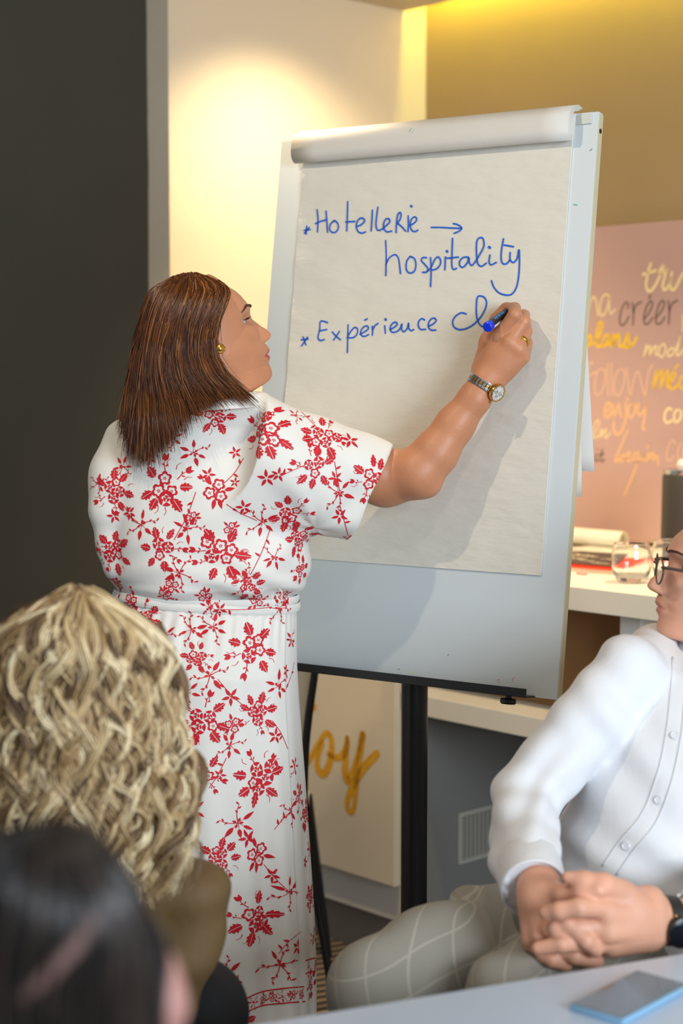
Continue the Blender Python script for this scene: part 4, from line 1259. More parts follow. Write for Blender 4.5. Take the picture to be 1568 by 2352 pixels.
def cast_px(px, py):
    r = ray(px, py); h = bvh.ray_cast(Vector(CAMP), Vector(r))
    if h[0] is None: return None, None
    n = h[1]
    if n.dot(Vector(r)) > 0: n = -n
    # soften the normal with its neighbours
    acc = Vector(n)
    for dx, dy in ((12, 0), (-12, 0), (0, 12), (0, -12)):
        k = bvh.ray_cast(Vector(CAMP), Vector(ray(px + dx, py + dy)))
        if k[0] is not None and (k[0] - h[0]).length < 0.06: acc += k[1] if k[1].dot(Vector(r)) < 0 else -k[1]
    return h[0], acc.normalized()


def motif(kind, px, py, r_px, rot=None):
    h, n = cast_px(px, py)
    if h is None: return
    put(kind(r_px / 1160.0), h, n, rnd.uniform(0, 6.28) if rot is None else rot)


def vine(pts, w=1.5, leaves=True):
    P = catmull(np.array(pts, float), 7)
    hs = [cast_px(*p)[0] for p in P]
    for i in range(len(P) - 1):
        if hs[i] is None or hs[i + 1] is None or (hs[i] - hs[i + 1]).length > 0.03: continue
        d = (hs[i + 1] - hs[i]); h, n = cast_px(*P[i])
        s = n.cross(d).normalized() * (w / 1290 / 2)
        k = len(pv)
        for q in (hs[i] - s, hs[i + 1] - s, hs[i + 1] + s, hs[i] + s): pv.append((q + n * 0.0012)[:])
        pf.append([k, k + 1, k + 2, k + 3])
    if leaves:
        for i in range(3, len(P) - 2, 5):
            motif(lambda R_: sh_petal(R_, R_ * 0.36), *P[i], 13, rnd.uniform(0, 6.28))


for x, y, r in [(605, 992, 54), (742, 1003, 48), (722, 1072, 46), (856, 1100, 46), (494, 952, 44), (380, 1118, 58), (263, 1128, 46), (668, 1178, 46), (690, 1235, 40), (372, 1262, 46), (505, 1272, 58), (262, 1268, 46), (570, 1345, 34), (690, 1310, 30),
                (580, 1492, 56), (466, 1655, 56), (590, 1640, 44), (592, 1785, 58), (464, 1780, 46), (585, 2108, 56), (505, 1972, 44), (452, 1510, 34), (700, 1870, 36), (712, 2260, 34), (712, 2060, 30), (685, 1830, 30), (690, 1605, 34), (420, 1700, 36), (330, 1420, 40), (545, 2352, 40),
                (300, 1600, 50), (380, 1850, 50), (290, 1950, 50), (360, 2150, 50), (262, 1760, 40), (402, 2010, 44), (275, 2210, 44), (362, 1555, 44), (430, 2235, 40)]:
    motif(m_bouquet, x, y, r)
for x, y, r in [(445, 1040, 36), (602, 1198, 40), (325, 1205, 38), (430, 1215, 36), (778, 1132, 40), (412, 1316, 40), (395, 1005, 28), (282, 1072, 26), (630, 1280, 30), (560, 1330, 34), (800, 1235, 22), (226, 1110, 26), (228, 1260, 20), (680, 955, 22),
                (490, 1440, 38), (440, 1445, 36), (482, 1552, 40), (640, 1398, 36), (638, 1575, 38), (528, 1712, 34), (546, 1890, 42), (664, 2048, 40), (643, 2215, 44), (520, 2240, 40), (668, 1862, 36), (480, 1395, 26), (668, 1470, 26), (710, 1950, 24), (700, 1700, 24), (676, 1760, 26), (430, 1590, 34), (446, 1860, 30), (300, 1500, 34), (720, 2150, 24), (350, 1700, 38), (320, 1830, 36), (425, 1935, 34), (300, 2075, 38), (402, 2110, 34), (258, 1490, 30), (375, 1460, 34), (330, 2270, 36), (250, 1860, 30)]:
    motif(m_sprig, x, y, r)
for x, y, r in [(497, 1128, 40), (590, 1962, 40), (530, 1215, 22), (270, 1340, 24), (380, 1366, 22), (470, 1368, 24), (590, 1378, 22), (650, 1366, 22), (690, 1372, 18), (395, 1345, 22), (440, 1190, 22), (300, 1380, 26), (535, 1665, 26)]:
    motif(m_cluster, x, y, r)
for x, y, r in [(804, 1012, 22), (612, 1098, 20), (478, 1090, 16), (540, 1108, 12), (640, 1090, 16), (770, 1098, 16), (780, 1185, 18), (560, 1165, 18), (262, 1185, 16), (298, 1178, 16), (345, 1055, 16), (530, 1600, 20), (632, 1690, 18), (505, 1780, 14), (568, 1925, 20), (625, 2010, 18), (682, 2175, 18), (540, 2255, 16), (505, 1400, 16), (712, 1240, 14), (540, 1040, 14), (700, 1980, 14), (655, 1540, 14)]:
    motif(m_star, x, y, r)
for p in ([(640, 1095), (668, 1082), (700, 1068)], [(520, 1158), (552, 1178), (590, 1195)], [(450, 1130), (430, 1185), (400, 1240)], [(768, 1060), (775, 1100), (780, 1130)], [(780, 1160), (790, 1195), (800, 1230)], [(560, 1052), (540, 1085), (515, 1110)],
          [(620, 1215), (600, 1270), (575, 1320)], [(285, 1160), (300, 1185), (318, 1200)], [(500, 1560), (535, 1600), (565, 1625)], [(625, 1655), (645, 1685), (660, 1720)], [(520, 1740), (500, 1780), (480, 1810)], [(560, 1905), (580, 1935), (595, 1955)],
          [(630, 1905), (650, 1880), (668, 1862)], [(605, 1985), (635, 2020), (660, 2045)], [(640, 2190), (660, 2165), (690, 2140)], [(690, 945), (720, 975), (735, 990)], [(500, 1400), (560, 1400), (620, 1395)], [(655, 1585), (668, 1550), (675, 1520)]):
    vine(p)
# border of the hem: two red lines with small flowers between
for ln in ([(470, 2332), (520, 2318), (560, 2296), (600, 2278), (650, 2270), (697, 2266)], [(470, 2362), (520, 2350), (560, 2328), (600, 2310), (650, 2304), (700, 2300)], [(701, 2206), (715, 2202), (731, 2199)], [(701, 2236), (715, 2232), (731, 2230)]):
    vine(ln, 3.0, False)
for x, y in [(492, 2342), (515, 2336), (540, 2325), (560, 2313), (582, 2303), (604, 2294), (626, 2290), (650, 2288), (672, 2285), (690, 2284), (708, 2220), (724, 2216)]:
    motif(m_cluster if rnd.random() < .6 else m_sprig, x, y, 15)
pr_ = mesh_obj('floral_print', pv, np.array(pf), m_red, dress, False)
pr_['kind'] = 'stuff'

# ---------------------------------------------------------------- straight brown hair
HY = np.array([628, 634, 642, 655, 670, 700, 740, 780, 820, 860, 900, 930, 960, 1000, 1040, 1070])
HXL = np.array([428, 402, 382, 358, 341, 328, 317, 308, 300, 294, 287, 281, 276, 269, 262, 262])
HXR = np.array([448, 472, 494, 518, 529, 520, 502, 494, 498, 518, 562, 598, 622, 655, 685, 700])
def hair_pt(u, y, layer=1.0):
    xl, xr = np.interp(y, HY, HXL), np.interp(y, HY, HXR)
    x = xl + (xr - xl) * u
    g = np.where(u < 0.45, np.sqrt(np.clip(1 - ((0.45 - u) / 0.45) ** 2, 0, 1)), 1 - 0.16 * ((u - 0.45) / 0.55) ** 2)
    topf = np.sqrt(np.clip(1 - (1 - np.clip((y - 626) / 95, 0, 1)) ** 2, 0, 1))
    dc = np.interp(y, [620, 800, 900, 960, 1070], [3.0, 3.0, 2.985, 2.955, 2.945])
    dr = np.interp(y, [620, 740, 860, 940, 1070], [0.092, 0.100, 0.092, 0.068, 0.042])
    d = dc - dr * g * topf * layer
    r = AXF[:, None] * FPX + AXR[:, None] * (x - CX) + AXU[:, None] * (CY - y)
    return (CAMP[:, None] + r * (d / r[1])).T
YEND = lambda u: np.interp(u, [0, .05, .1, .2, .34, .475, .63, .78, 1], [975, 1022, 1062, 1066, 1015, 964, 931, 913, 918])
rs = np.random.RandomState(5)
nS, mS = 5600, 18
cur = np.empty((nS, mS, 3)); rad = np.empty((nS, mS))
for i in range(nS):
    u = rs.rand() ** 0.95
    lay = 1.0 - 0.16 * rs.rand() ** 2.0
    ys = 628 + (6 + 30 * abs(u - 0.55)) * rs.rand() + (0 if rs.rand() < .7 else 60 * rs.rand())
    ye = YEND(u) - (60 * rs.rand() ** 2 if rs.rand() < 0.75 else 200 * rs.rand()) + rs.randn() * 10
    t = np.linspace(0, 1, mS) ** 1.0; y = ys + (ye - ys) * t
    clump = math.floor(u * 46) / 46 + 0.011
    uu = u + (clump - u) * 0.55 * t ** 1.5 + 0.006 * np.sin(t * 7 + rs.rand() * 6) * t + rs.randn() * 0.008 * t ** 2
    uu = np.clip(uu, 0.0, 1.0)
    c = hair_pt(uu, y, lay)
    c += (rs.randn(3) * 0.0035)[None] * (t ** 2)[:, None] + np.sin(t * 9 + rs.rand() * 6)[:, None] * (rs.randn(3) * 0.0012)[None]
    if rs.rand() < 0.06: c += (rs.randn(3) * 0.012)[None] * (t ** 2)[:, None]
    cur[i] = c; rad[i] = (0.00085 * (0.7 + 0.6 * rs.rand())) * np.clip(1.25 - t, 0.2, 1)
m_hair = hair_mat('brown_hair', [(40, 18, 8), (80, 41, 17), (128, 74, 31), (186, 122, 60)], 0.34, 0.6)
tint = np.clip(0.42 + 0.22 * rs.randn(nS), 0, 1)
hair = strands_mesh('hair', cur, rad, m_hair, wo, tint)
hair['kind'] = 'stuff'
# under-layer that fills the volume
rws = []
for y in np.linspace(631, 985, 60):
    ue = 1.0 if y < 905 else float(np.interp(y, [905, 930, 962, 1008, 1050], [0.98, 0.60, 0.45, 0.32, 0.20]))
    us = np.linspace(0.02, ue * 0.97, 24); fr_ = hair_pt(us, np.full(24, y), 0.88)
    bk_ = hair_pt(us[::-1], np.full(24, y), float(np.interp(y, [631, 760, 850, 905, 985], [-1.06, -1.0, -0.7, -0.3, 0.25])))
    rws.append(np.vstack([fr_, bk_]))
v, f = loft(rws)
k = len(v); n = 48
f = np.vstack([f, [[0, j, j + 1, j + 1] for j in range(1, n - 1)], [[(60 - 1) * n, (60 - 1) * n + j + 1, (60 - 1) * n + j, (60 - 1) * n + j] for j in range(1, n - 1)]])
mesh_obj('hair_base', v, [list(dict.fromkeys(q)) for q in f.tolist()], m_hairbase, wo)
tag(wo, 'person in a white dress with red flowers writing on the flip chart', 'person')

# ---------------------------------------------------------------- earring, watch, ring, marker
m_gold = mat('gold', (226, 178, 84), 0.22, 1.0); m_steel = mat('polished_steel', (206, 208, 210), 0.18, 1.0)
er = empty('earring', tuple(hl(-0.001, 0.082, -0.0245)))
ec = hl(-0.001, 0.0825, -0.0245)
q = MB(); q.lathe([(0.0, -0.003), (0.0075, -0.0025), (0.0085, 0.0), (0.0070, 0.0022), (0.0055, 0.0015), (0.0045, 0.003), (0.0025, 0.0038), (0, 0.004)], ec, H_lat, 20); q.build('stud', m_gold, er, True)
for j in range(9):
    a = j * 2 * PI / 9; q = MB(); c = ec + H_f * 0.0078 * math.cos(a) + H_u * 0.0078 * math.sin(a) + H_lat * 0.0010
    q.lathe([(0.0018 * math.sin(t), -0.0018 * math.cos(t)) for t in np.linspace(0, PI, 7)], c, H_lat, 8); q.build('bead', m_gold, er, True)
tag(er, 'round gold stud earring on the ear of the person writing', 'earring')

wa = HB(1090, 915, 0.078); wb = HB(1125, 858, 0.071)
wx = (wb - wa) / np.linalg.norm(wb - wa)
wc = HB(1111, 884, 0.072)
e2 = np.array([0, -1.0, 0.1]); e2 = e2 - wx * np.dot(e2, wx); e2 /= np.linalg.norm(e2)
e1 = np.cross(e2, wx)
if e1[0] < 0: e1 = -e1
wt_ = empty('wristwatch', tuple(wc))
Rw = 0.0305
wpos = lambda a, r: wc + e1 * r * math.cos(a) + e2 * r * math.sin(a)
aw = math.radians(42)
for j in range(26):
    a = aw + 0.40 + j * (2 * PI - 0.80) / 25
    p = wpos(a, Rw); rd = (p - wc) / Rw; tg = -e1 * math.sin(a) + e2 * math.cos(a)
    q = MB()
    for s in (-1, 1):
        q.box(p + wx * (s * 0.0052 - 0.0022) - tg * 0.0030 - rd * 0.0012, wx * 0.0044, tg * 0.0060, rd * 0.0026, 0.0005)
    lk = q.build('bracelet_link', m_steel, wt_)
    q = MB(); q.box(p - wx * 0.0027 - tg * 0.0030 - rd * 0.0012 + tg * 0.0012, wx * 0.0054, tg * 0.0050, rd * 0.0030, 0.0005); q.build('link_centre', m_gold if j % 2 else m_steel, lk)
nd = (wpos(aw, 1.0) - wc); cc_ = wpos(aw, Rw + 0.001); tgw = -e1 * math.sin(aw) + e2 * math.cos(aw)
q = MB(); q.lathe([(0.0150, 0), (0.0168, 0.002), (0.0170, 0.0062), (0.0160, 0.0080), (0.0140, 0.0084), (0.0138, 0.0070), (0, 0.0070)], cc_, nd, 36); smooth_angle(q.build('case', m_gold, wt_))
q = MB(); q.lathe([(0.0, 0.0072), (0.0136, 0.0073), (0.0136, 0.0071)], cc_, nd, 36); dial = q.build('dial', mat('silver_dial', (214, 212, 206), 0.35), wt_)
m_wd2 = mat('watch_print', (52, 50, 50), 0.5)
for sx_, sy_ in ((-0.0062, 0.0), (0.0062, 0.0), (0, -0.0062)):
    c = cc_ + tgw * sx_ + wx * sy_ + nd * 0.0075
    q = MB(); q.lathe([(0.0034, 0), (0.0036, 0.0003), (0.0030, 0.0002)], c, nd, 18); q.build('subdial', m_steel, dial)
    q = MB(); q.box(c - wx * 0.0003 + nd * 0.0003, wx * 0.0006, tgw * 0.0026, nd * 0.0002); q.build('subdial_hand', m_wd2, dial)
for an_, ln_ in ((0.6, 0.0075), (2.3, 0.010)):
    d = tgw * math.cos(an_) + wx * math.sin(an_); d2 = np.cross(nd, d)
    q = MB(); q.box(cc_ + nd * 0.0079 - d2 * 0.0004, d * ln_, d2 * 0.0008, nd * 0.0003); q.build('watch_hand', m_gold, dial)
for j in range(12):
    a = j * PI / 6; d = tgw * math.cos(a) + wx * math.sin(a); d2 = np.cross(nd, d)
    q = MB(); q.box(cc_ + nd * 0.0075 + d * 0.0108 - d2 * 0.0004, d * 0.0018, d2 * 0.0008, nd * 0.0003); q.build('hour_mark', m_wd2, dial)
for j in range(34):
    a = j * 2 * PI / 34; c = cc_ + (tgw * math.cos(a) + wx * math.sin(a)) * 0.0156 + nd * 0.0083
    q = MB(); q.lathe([(0.0010 * math.sin(t), -0.0010 * math.cos(t)) for t in np.linspace(0, PI, 5)], c, nd, 6); q.build('crystal', m_steel, wt_)
q = MB(); q.lathe([(0.0022, 0), (0.0022, 0.004), (0.0015, 0.0045)], cc_ - wx * 0.0165 + nd * 0.004, -wx, 12); q.build('crown', m_gold, wt_)
tag(wt_, 'steel and gold bracelet watch on the writing wrist', 'watch')

rp = 0.55 * mcp[2] + 0.45 * HB(1208, 762, 0.044); rdv = HB(1208, 762, 0.044) - mcp[2]; rdv /= np.linalg.norm(rdv)
q = MB(); q.lathe([(0.0130, -0.0035), (0.0143, -0.0030), (0.0141, -0.0012), (0.0146, 0.0), (0.0141, 0.0012), (0.0143, 0.0030), (0.0130, 0.0035), (0.0128, 0), (0.0130, -0.0035)], rp, rdv, 32)
tag(recentre(q.build('ring', m_gold, None, True)), 'wide ribbed gold ring on the writing hand', 'ring')

mk0 = HB(1118, 752, 0.118); mk1 = HB(1186, 703, 0.006)
md_ = (mk1 - mk0); ml = np.linalg.norm(md_); md_ /= ml
mk = empty('marker_pen', tuple(mk0))
q = MB(); q.lathe([(0.0, 0.0), (0.0078, 0.0002), (0.0092, 0.0014), (0.0094, 0.004), (0.0094, 0.012)], mk0, md_, 28); smooth_angle(q.build('end_cap', mat('blue_plastic', (12, 52, 220), 0.3), mk))
q = MB(); q.lathe([(0.0086, 0.012), (0.0086, ml - 0.030), (0.0070, ml - 0.022), (0.0045, ml - 0.012), (0.0040, ml - 0.006)], mk0, md_, 28); smooth_angle(q.build('barrel', mat('white_plastic', (226, 226, 224), 0.35), mk))
q = MB(); q.lathe([(0.0032, ml - 0.007), (0.0020, ml - 0.001), (0.0, ml)], mk0, md_, 12); q.build('felt_tip', mat('felt_blue', (20, 60, 170), 0.8), mk)
# dark label wrapped round the upper half of the barrel, with pale blue print
xr_ = np.cross(md_, UZ); xr_ /= np.linalg.norm(xr_); yr_ = np.cross(xr_, md_)
if yr_[2] < 0: yr_ = -yr_
lab = [[mk0 + md_ * s + (xr_ * math.cos(a) + yr_ * math.sin(a)) * 0.00885 for a in np.linspace(-0.15, PI * 0.80, 14)] for s in (0.0125, ml - 0.035)]
lab = [[mk0 + md_ * s + (-np.sign(xr_[0]) * xr_ * math.cos(a) + yr_ * math.sin(a)) * 0.00885 for a in np.linspace(PI * 0.25, PI * 1.02, 14)] for s in (0.0125, ml - 0.035)]
v, f = loft(lab, closed=False); mesh_obj('label', v, f, mat('dark_label', (34, 40, 48), 0.4), mk)
for s0, s1 in ((0.026, 0.030), (0.032, 0.038), (0.041, 0.049), (0.052, 0.066)):
    lb = [[mk0 + md_ * s + (-np.sign(xr_[0]) * xr_ * math.cos(a) + yr_ * math.sin(a)) * 0.0090 for a in np.linspace(PI * 0.52, PI * 0.72, 5)] for s in (s0, s1)]
    v, f = loft(lb, closed=False); mesh_obj('label_print', v, f, mat('label_blue', (36, 130, 200), 0.4), mk)
tag(mk, 'blue whiteboard marker held in the writing hand', 'marker')

# ================================================================== things on the shelf
def shelf_pt(x, y):
    return on_plane(x, y, (0, 0, zu), UZ)


def glass(name, xc, yb, r, h, label):
    """tumbler with a thick round base: belly wider than the rim"""
    c = shelf_pt(xc, yb)
    out = [(0.0, 0.0), (r * .58, 0.0), (r * .68, h * .03), (r * .86, h * .16), (r * .97, h * .36), (r * 1.0, h * .55), (r * .97, h * .76), (r * .90, h * .93), (r * .885, h)]
    inn = [(r * .85, h), (r * .865, h * .93), (r * .935, h * .76), (r * .965, h * .55), (r * .93, h * .36), (r * .80, h * .22), (r * .5, h * .165), (0.0, h * .16)]
    o_ = catmull(out, 4); i_ = catmull(inn, 4)
    q = MB(); q.lathe([tuple(p) for p in np.vstack([o_, i_])], c, UZ, 48)
    m = mat('clear_glass', (255, 255, 255), 0.0, Transmission_Weight=1.0, IOR=1.47)
    return tag(recentre(q.build(name, m, None, True)), label, 'glass')


glass('drinking_glass', 1449, 1337, 0.0455, 0.090, 'clear round tumbler on the shelf nearest the flip chart edge')
glass('drinking_glass', 1540, 1330, 0.0455, 0.090, 'clear round tumbler half hidden by the seated face and spectacles')

# roll of white paper at the back of the shelf
ra = on_plane(1262, 1250, BACK0 - DB * 0.11, DB); rb = on_plane(1432, 1243, BACK0 - DB * 0.11, DB)
ra[2] = rb[2] = zu + 0.0235
q = MB(); ax_ = (rb - ra); ln_ = np.linalg.norm(ax_)
q.lathe([(0.016, 0), (0.0215, 0), (0.0225, 0.003), (0.0225, ln_ - 0.003), (0.0215, ln_), (0.017, ln_), (0.016, ln_ - 0.02)], ra, ax_, 32)
tag(recentre(smooth_angle(q.build('paper_roll', mat('roll_paper', (236, 230, 214), 0.6)))), 'white paper roll lying at the back of the upper shelf', 'paper roll')

# magazines: two printed covers and a plain stack edge
def magazine(name, pts, z0, th, mcover, medge, label, extra=None):
    P = [shelf_pt(*p) for p in pts]
    e = empty(name, tuple(np.mean(P, 0)))
    a = [np.array([p[0], p[1], zu + z0]) for p in P]; b = [p + UZ * th for p in a]
    q = MB(); q.add(a + b, [[3, 2, 1, 0]] + [[i, (i + 1) % 4, 4 + (i + 1) % 4, 4 + i] for i in range(4)]); q.build('pages', medge, e)
    q = MB(); q.add([p + UZ * 0.0002 for p in b] + [p + UZ * 0.0012 for p in b], [[3, 2, 1, 0], [4, 5, 6, 7]] + [[i, (i + 1) % 4, 4 + (i + 1) % 4, 4 + i] for i in range(4)]); q.build('cover', mcover, e)
    if extra: extra(e, b)
    return tag(e, label, 'magazine')


m_pg = mat('page_edges', (206, 186, 166), 0.8); m_redc = mat('red_cover', (212, 66, 34), 0.45); m_blk = mat('black_cover', (46, 40, 32), 0.4, var=(30, 0.2)); m_wht = mat('white_ink', (240, 226, 196), 0.5)
def splatter(e, b):
    r_ = random.Random(3); o_, u_, v_ = b[0], b[1] - b[0], b[3] - b[0]
    for i in range(15):
        s, t = r_.uniform(.04, .80), r_.uniform(.1, .9)
        q = MB(); p = o_ + u_ * s + v_ * t + UZ * 0.0016
        ribbon(q, catmull([p + u_ * d * r_.uniform(.08, .13) + v_ * r_.uniform(-.06, .06) for d in (0, 1, 2)], 4), r_.uniform(0.003, 0.007), UZ); q.build('cover_stroke', m_wht, e)
magazine('magazine', [(1245, 1308), (1430, 1322), (1495, 1294), (1290, 1280)], 0.0, 0.009, m_redc, m_pg, 'red covered magazine at the bottom of the pile on the shelf')
magazine('magazine', [(1240, 1303), (1405, 1316), (1440, 1286), (1270, 1275)], 0.0105, 0.004, m_blk, m_redc, 'black magazine with white brush strokes on top of the pile', splatter)
magazine('magazine', [(1500, 1300), (1580, 1306), (1590, 1288), (1515, 1283)], 0.0, 0.006, m_redc, m_pg, 'red magazine behind the second drinking glass')
er_ = shelf_pt(1332, 1321); q = MB(); q.box(er_ - DA * 0.013, DA * 0.026, DB * 0.012, UZ * 0.007, 0.0015)
tag(recentre(q.build('eraser', mat('pink_rubber', (226, 160, 150), 0.7))), 'small pink eraser at the front of the upper shelf', 'eraser')
rp_ = on_plane(1266, 1640, (0, 0, zl), UZ); q = MB(); q.box(rp_ + UZ * 0.0003, -DA * 0.14, DB * 0.10, UZ * 0.004, 0.0005); tag(recentre(q.build('booklet', m_redc)), 'red booklet lying on the lower shelf', 'booklet')

# dark insulated flask with a chrome lid and a small tag
fb = on_plane(1580, 1290, (0, 0, zu), UZ); fr_ = 0.0680
fk = empty('coffee_flask', tuple(fb)); fh_ = on_plane(1580, 1085, fb, -DB)[2] - zu
q = MB(); q.lathe([(fr_ * .97, 0), (fr_ * 1.04, 0.006), (fr_ * 1.02, fh_ * .5), (fr_, fh_ - 0.012), (fr_ * .96, fh_ - 0.004)], fb, UZ, 40); smooth_angle(q.build('body', mat('dark_flask', (58, 54, 48), 0.45), fk))
q = MB(); q.lathe([(fr_ * .95, fh_ - 0.004), (fr_ * .98, fh_), (fr_ * .95, fh_ + 0.008), (fr_ * .80, fh_ + 0.010), (fr_ * .78, fh_ + 0.006), (0, fh_ + 0.006)], fb, UZ, 40); smooth_angle(q.build('chrome_lid', m_steel, fk))
q = MB(); q.lathe([(0.018, 0.0), (0.024, 0.003), (0.026, 0.014), (0.020, 0.026), (0.0, 0.03)], fb + UZ * (fh_ + 0.0065) + np.array([-0.012, -0.02, 0]), UZ, 24); q.build('pump_knob', mat('white_knob', (226, 206, 196), 0.4), fk, True)
q = MB(); p = fb + UZ * (fh_ + 0.018) + np.array([-0.010, -0.0475, 0])
ribbon(q, catmull([p + np.array([-0.016 + 0.005 * i, 0.001 * (i - 3) ** 2 * 0.2, 0.003 * ((i % 2) * 2 - 1)]) for i in range(7)], 4), 0.0014, np.array([0, -1, 0])); q.build('tag_writing', m_wd, fk)
tag(fk, 'dark insulated flask with chrome lid at the right end of the shelf', 'flask')

# moulded chair standing behind the easel
ch = empty('shell_chair', (-0.09, 3.80, 0))
m_shell = mat('pale_plastic_shell', (206, 200, 188), 0.45)
cdp = 3.74
back_pts = [(640, 1500), (640, 1620), (640, 1740), (648, 1850), (660, 1920)]
rws = []
for k, (x, y) in enumerate(catmull(np.array(back_pts, float), 5)):
    xr = np.interp(y, [1500, 1560, 1650, 1740, 1850, 1920], [724, 719, 708, 700, 699, 705])
    rws.append([W(x0, y, cdp + 0.05 * math.sin(PI * s)) for s, x0 in zip(np.linspace(0, 1, 12), np.linspace(xr - 330, xr - 1, 12))])
for t in np.linspace(0.08, 1, 8):
    p = rws[20]
    rws.append([q_ + np.array([0, 0.40 * t, 0.03 * math.sin(t * 3)]) for q_ in p])
v, f = loft(rws, closed=False); o = mesh_obj('shell', v, f, m_shell, ch); o.modifiers.new('thickness', 'SOLIDIFY').thickness = 0.006
fx = lambda pts: catmull([W(*p) for p in pts], 6)
q = MB(); q.tube(fx([(727, 1500, cdp), (721, 1555, cdp), (708, 1650, cdp), (700, 1740, cdp), (699, 1850, cdp), (712, 1990, cdp), (734, 2110, cdp), (752, 2215, cdp), (780, 2384, cdp)]), 0.0095, 10); smooth_angle(q.build('frame_leg', m_black, ch))
for x0, d0 in ((410, cdp), (410, cdp + 0.42), (700, cdp + 0.42)):
    a = W(x0, 1930, cdp); q = MB(); q.tube([(a[0], d0, a[2]), (a[0] + (-0.03 if x0 < 500 else 0.05), d0 + 0.02, 0.006)], 0.0095, 10); smooth_angle(q.build('frame_leg', m_black, ch))
tag(ch, 'pale shell chair with black tube frame behind the flip chart', 'chair')

# ================================================================== table and phone
ZT = 0.74
tp = lambda x, y, dz=0.0: on_plane(x, y, (0, 0, ZT + dz), UZ)
T1 = tp(590, 2352); T2 = tp(1568, 2190)
td = (T2 - T1) / np.linalg.norm(T2 - T1); tn = np.array([td[1], -td[0], 0])
tb = empty('meeting_table', (0.6, 1.5, 0))
m_table = mat('table_laminate_window_blue', (204, 221, 243), 0.30, var=(3, 0.015))  # blue of the window's reflection is mixed into the white base colour
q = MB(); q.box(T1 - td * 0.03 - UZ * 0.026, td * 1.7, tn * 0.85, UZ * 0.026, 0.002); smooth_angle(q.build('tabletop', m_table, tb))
for a, b in ((0.05, 0.06), (1.55, 0.06), (0.05, 0.78), (1.55, 0.78)):
    p = T1 + td * a + tn * b; q = MB(); q.tube([(p[0], p[1], ZT - 0.026), (p[0], p[1], 0.0)], 0.022, 16); smooth_angle(q.build('leg', m_steel, tb))
tag(tb, 'white table top with window reflection blue in its colour, in the foreground with a phone on it', 'table')
ph = empty('mobile_phone', tuple(tp(1420, 2280)))
pc_ = [tp(1306, 2322), tp(1443, 2363), tp(1541, 2262), tp(1400, 2231)]
o_ = pc_[0]; ex = pc_[1] - pc_[0]; ey = pc_[3] - pc_[0]; ey = ey - ex * np.dot(ex, ey) / np.dot(ex, ex)
ey = ey / np.linalg.norm(ey) * 0.152; ex = ex / np.linalg.norm(ex) * 0.074
q = MB(); q.box(o_ + UZ * 0.0003, ex, ey, UZ * 0.0085, 0.0020); smooth_angle(q.build('body', mat('light_blue_case', (132, 176, 206), 0.35), ph))
q = MB(); q.box(o_ + ex * 0.03 + ey * 0.015 + UZ * 0.0086, ex * 0.94, ey * 0.97, UZ * 0.0008, 0.0003); q.build('screen', mat('dark_glass_screen', (46, 46, 50), 0.12, Coat_Weight=0.5), ph)
q = MB(); q.lathe([(0.0022, 0), (0.0022, 0.0003)], o_ + ex * 0.80 + ey * 0.72 + UZ * 0.0095, UZ, 14); q.build('camera_dot', mat('lens_grey', (120, 140, 150), 0.2), ph)
tag(ph, 'dark screen mobile phone in a light blue case on the table', 'phone')

# ================================================================== seated person in a white shirt
mn = empty('person', (0.50, 2.55, 0))
m_skin2 = skin_mat('fair_skin', (224, 166, 138))
mphi, mtau = math.radians(6), math.radians(6)
M0 = W(1664, 1317, 2.67)
mfh = np.array([-math.cos(mphi), math.sin(mphi), 0]); M_lat = np.array([-math.sin(mphi), -math.cos(mphi), 0])
M_f = math.cos(mtau) * mfh + math.sin(mtau) * UZ; M_u = -math.sin(mtau) * mfh + math.cos(mtau) * UZ
prof2 = [(b, a + (0.004 if -0.044 < b < -0.012 else 0) + (0.003 if 0.02 < b < 0.05 else 0)) for b, a in prof]
prof2 = [(b, a - (0.006 if b < -0.112 else 0)) for b, a in prof2]
wtab2 = [(b, w * 1.06) for b, w in wtab]
mV, mF, mM, mG = make_head(M0, M_f, M_lat, M_u, prof2, base_pts, wtab2, btab, 0.10, None, 0.112, male=True, rows=200, cols=130)
# hands
HF = Field(np.array([0.19, 2.00, 0.66]), np.array([0.56, 2.46, 0.96]), 0.0021)
h = lambda x, y, d: W(x, y, d)
# hand on the left of the picture: wrist from the cuff, back of the hand, fingers laced to the right
HF.chain([h(1232, 1985, 2.34), h(1236, 2035, 2.27), h(1236, 2075, 2.235)], [0.030, 0.0275, 0.026], 0.012)
for a, b, r in (((1218, 2050, 2.25), (1222, 2160, 2.215), .0150), ((1234, 2050, 2.24), (1244, 2150, 2.20), .0150), ((1250, 2050, 2.235), (1268, 2135, 2.195), .0150), ((1262, 2050, 2.235), (1288, 2112, 2.20), .0145)):
    HF.capsule(h(*a), h(*b), 0.019, r, 0.010)
HF.chain([h(1288, 2114, 2.195), h(1302, 2120, 2.170), h(1345, 2160, 2.160), h(1368, 2184, 2.172)], [0.0125, 0.0115, 0.0112, 0.0092], 0.004)
HF.chain([h(1244, 2150, 2.20), h(1272, 2172, 2.20), h(1320, 2196, 2.185), h(1372, 2210, 2.195)], [0.0125, 0.0115, 0.0108, 0.0090], 0.004)
HF.chain([h(1228, 2165, 2.215), h(1250, 2192, 2.20), h(1268, 2204, 2.19), h(1300, 2216, 2.195)], [0.0120, 0.0110, 0.0100, 0.0085], 0.004)
HF.chain([h(1258, 2052, 2.23), h(1296, 2058, 2.20), h(1338, 2052, 2.175), h(1374, 2044, 2.165)], [0.019, 0.0145, 0.0128, 0.0105], 0.008)
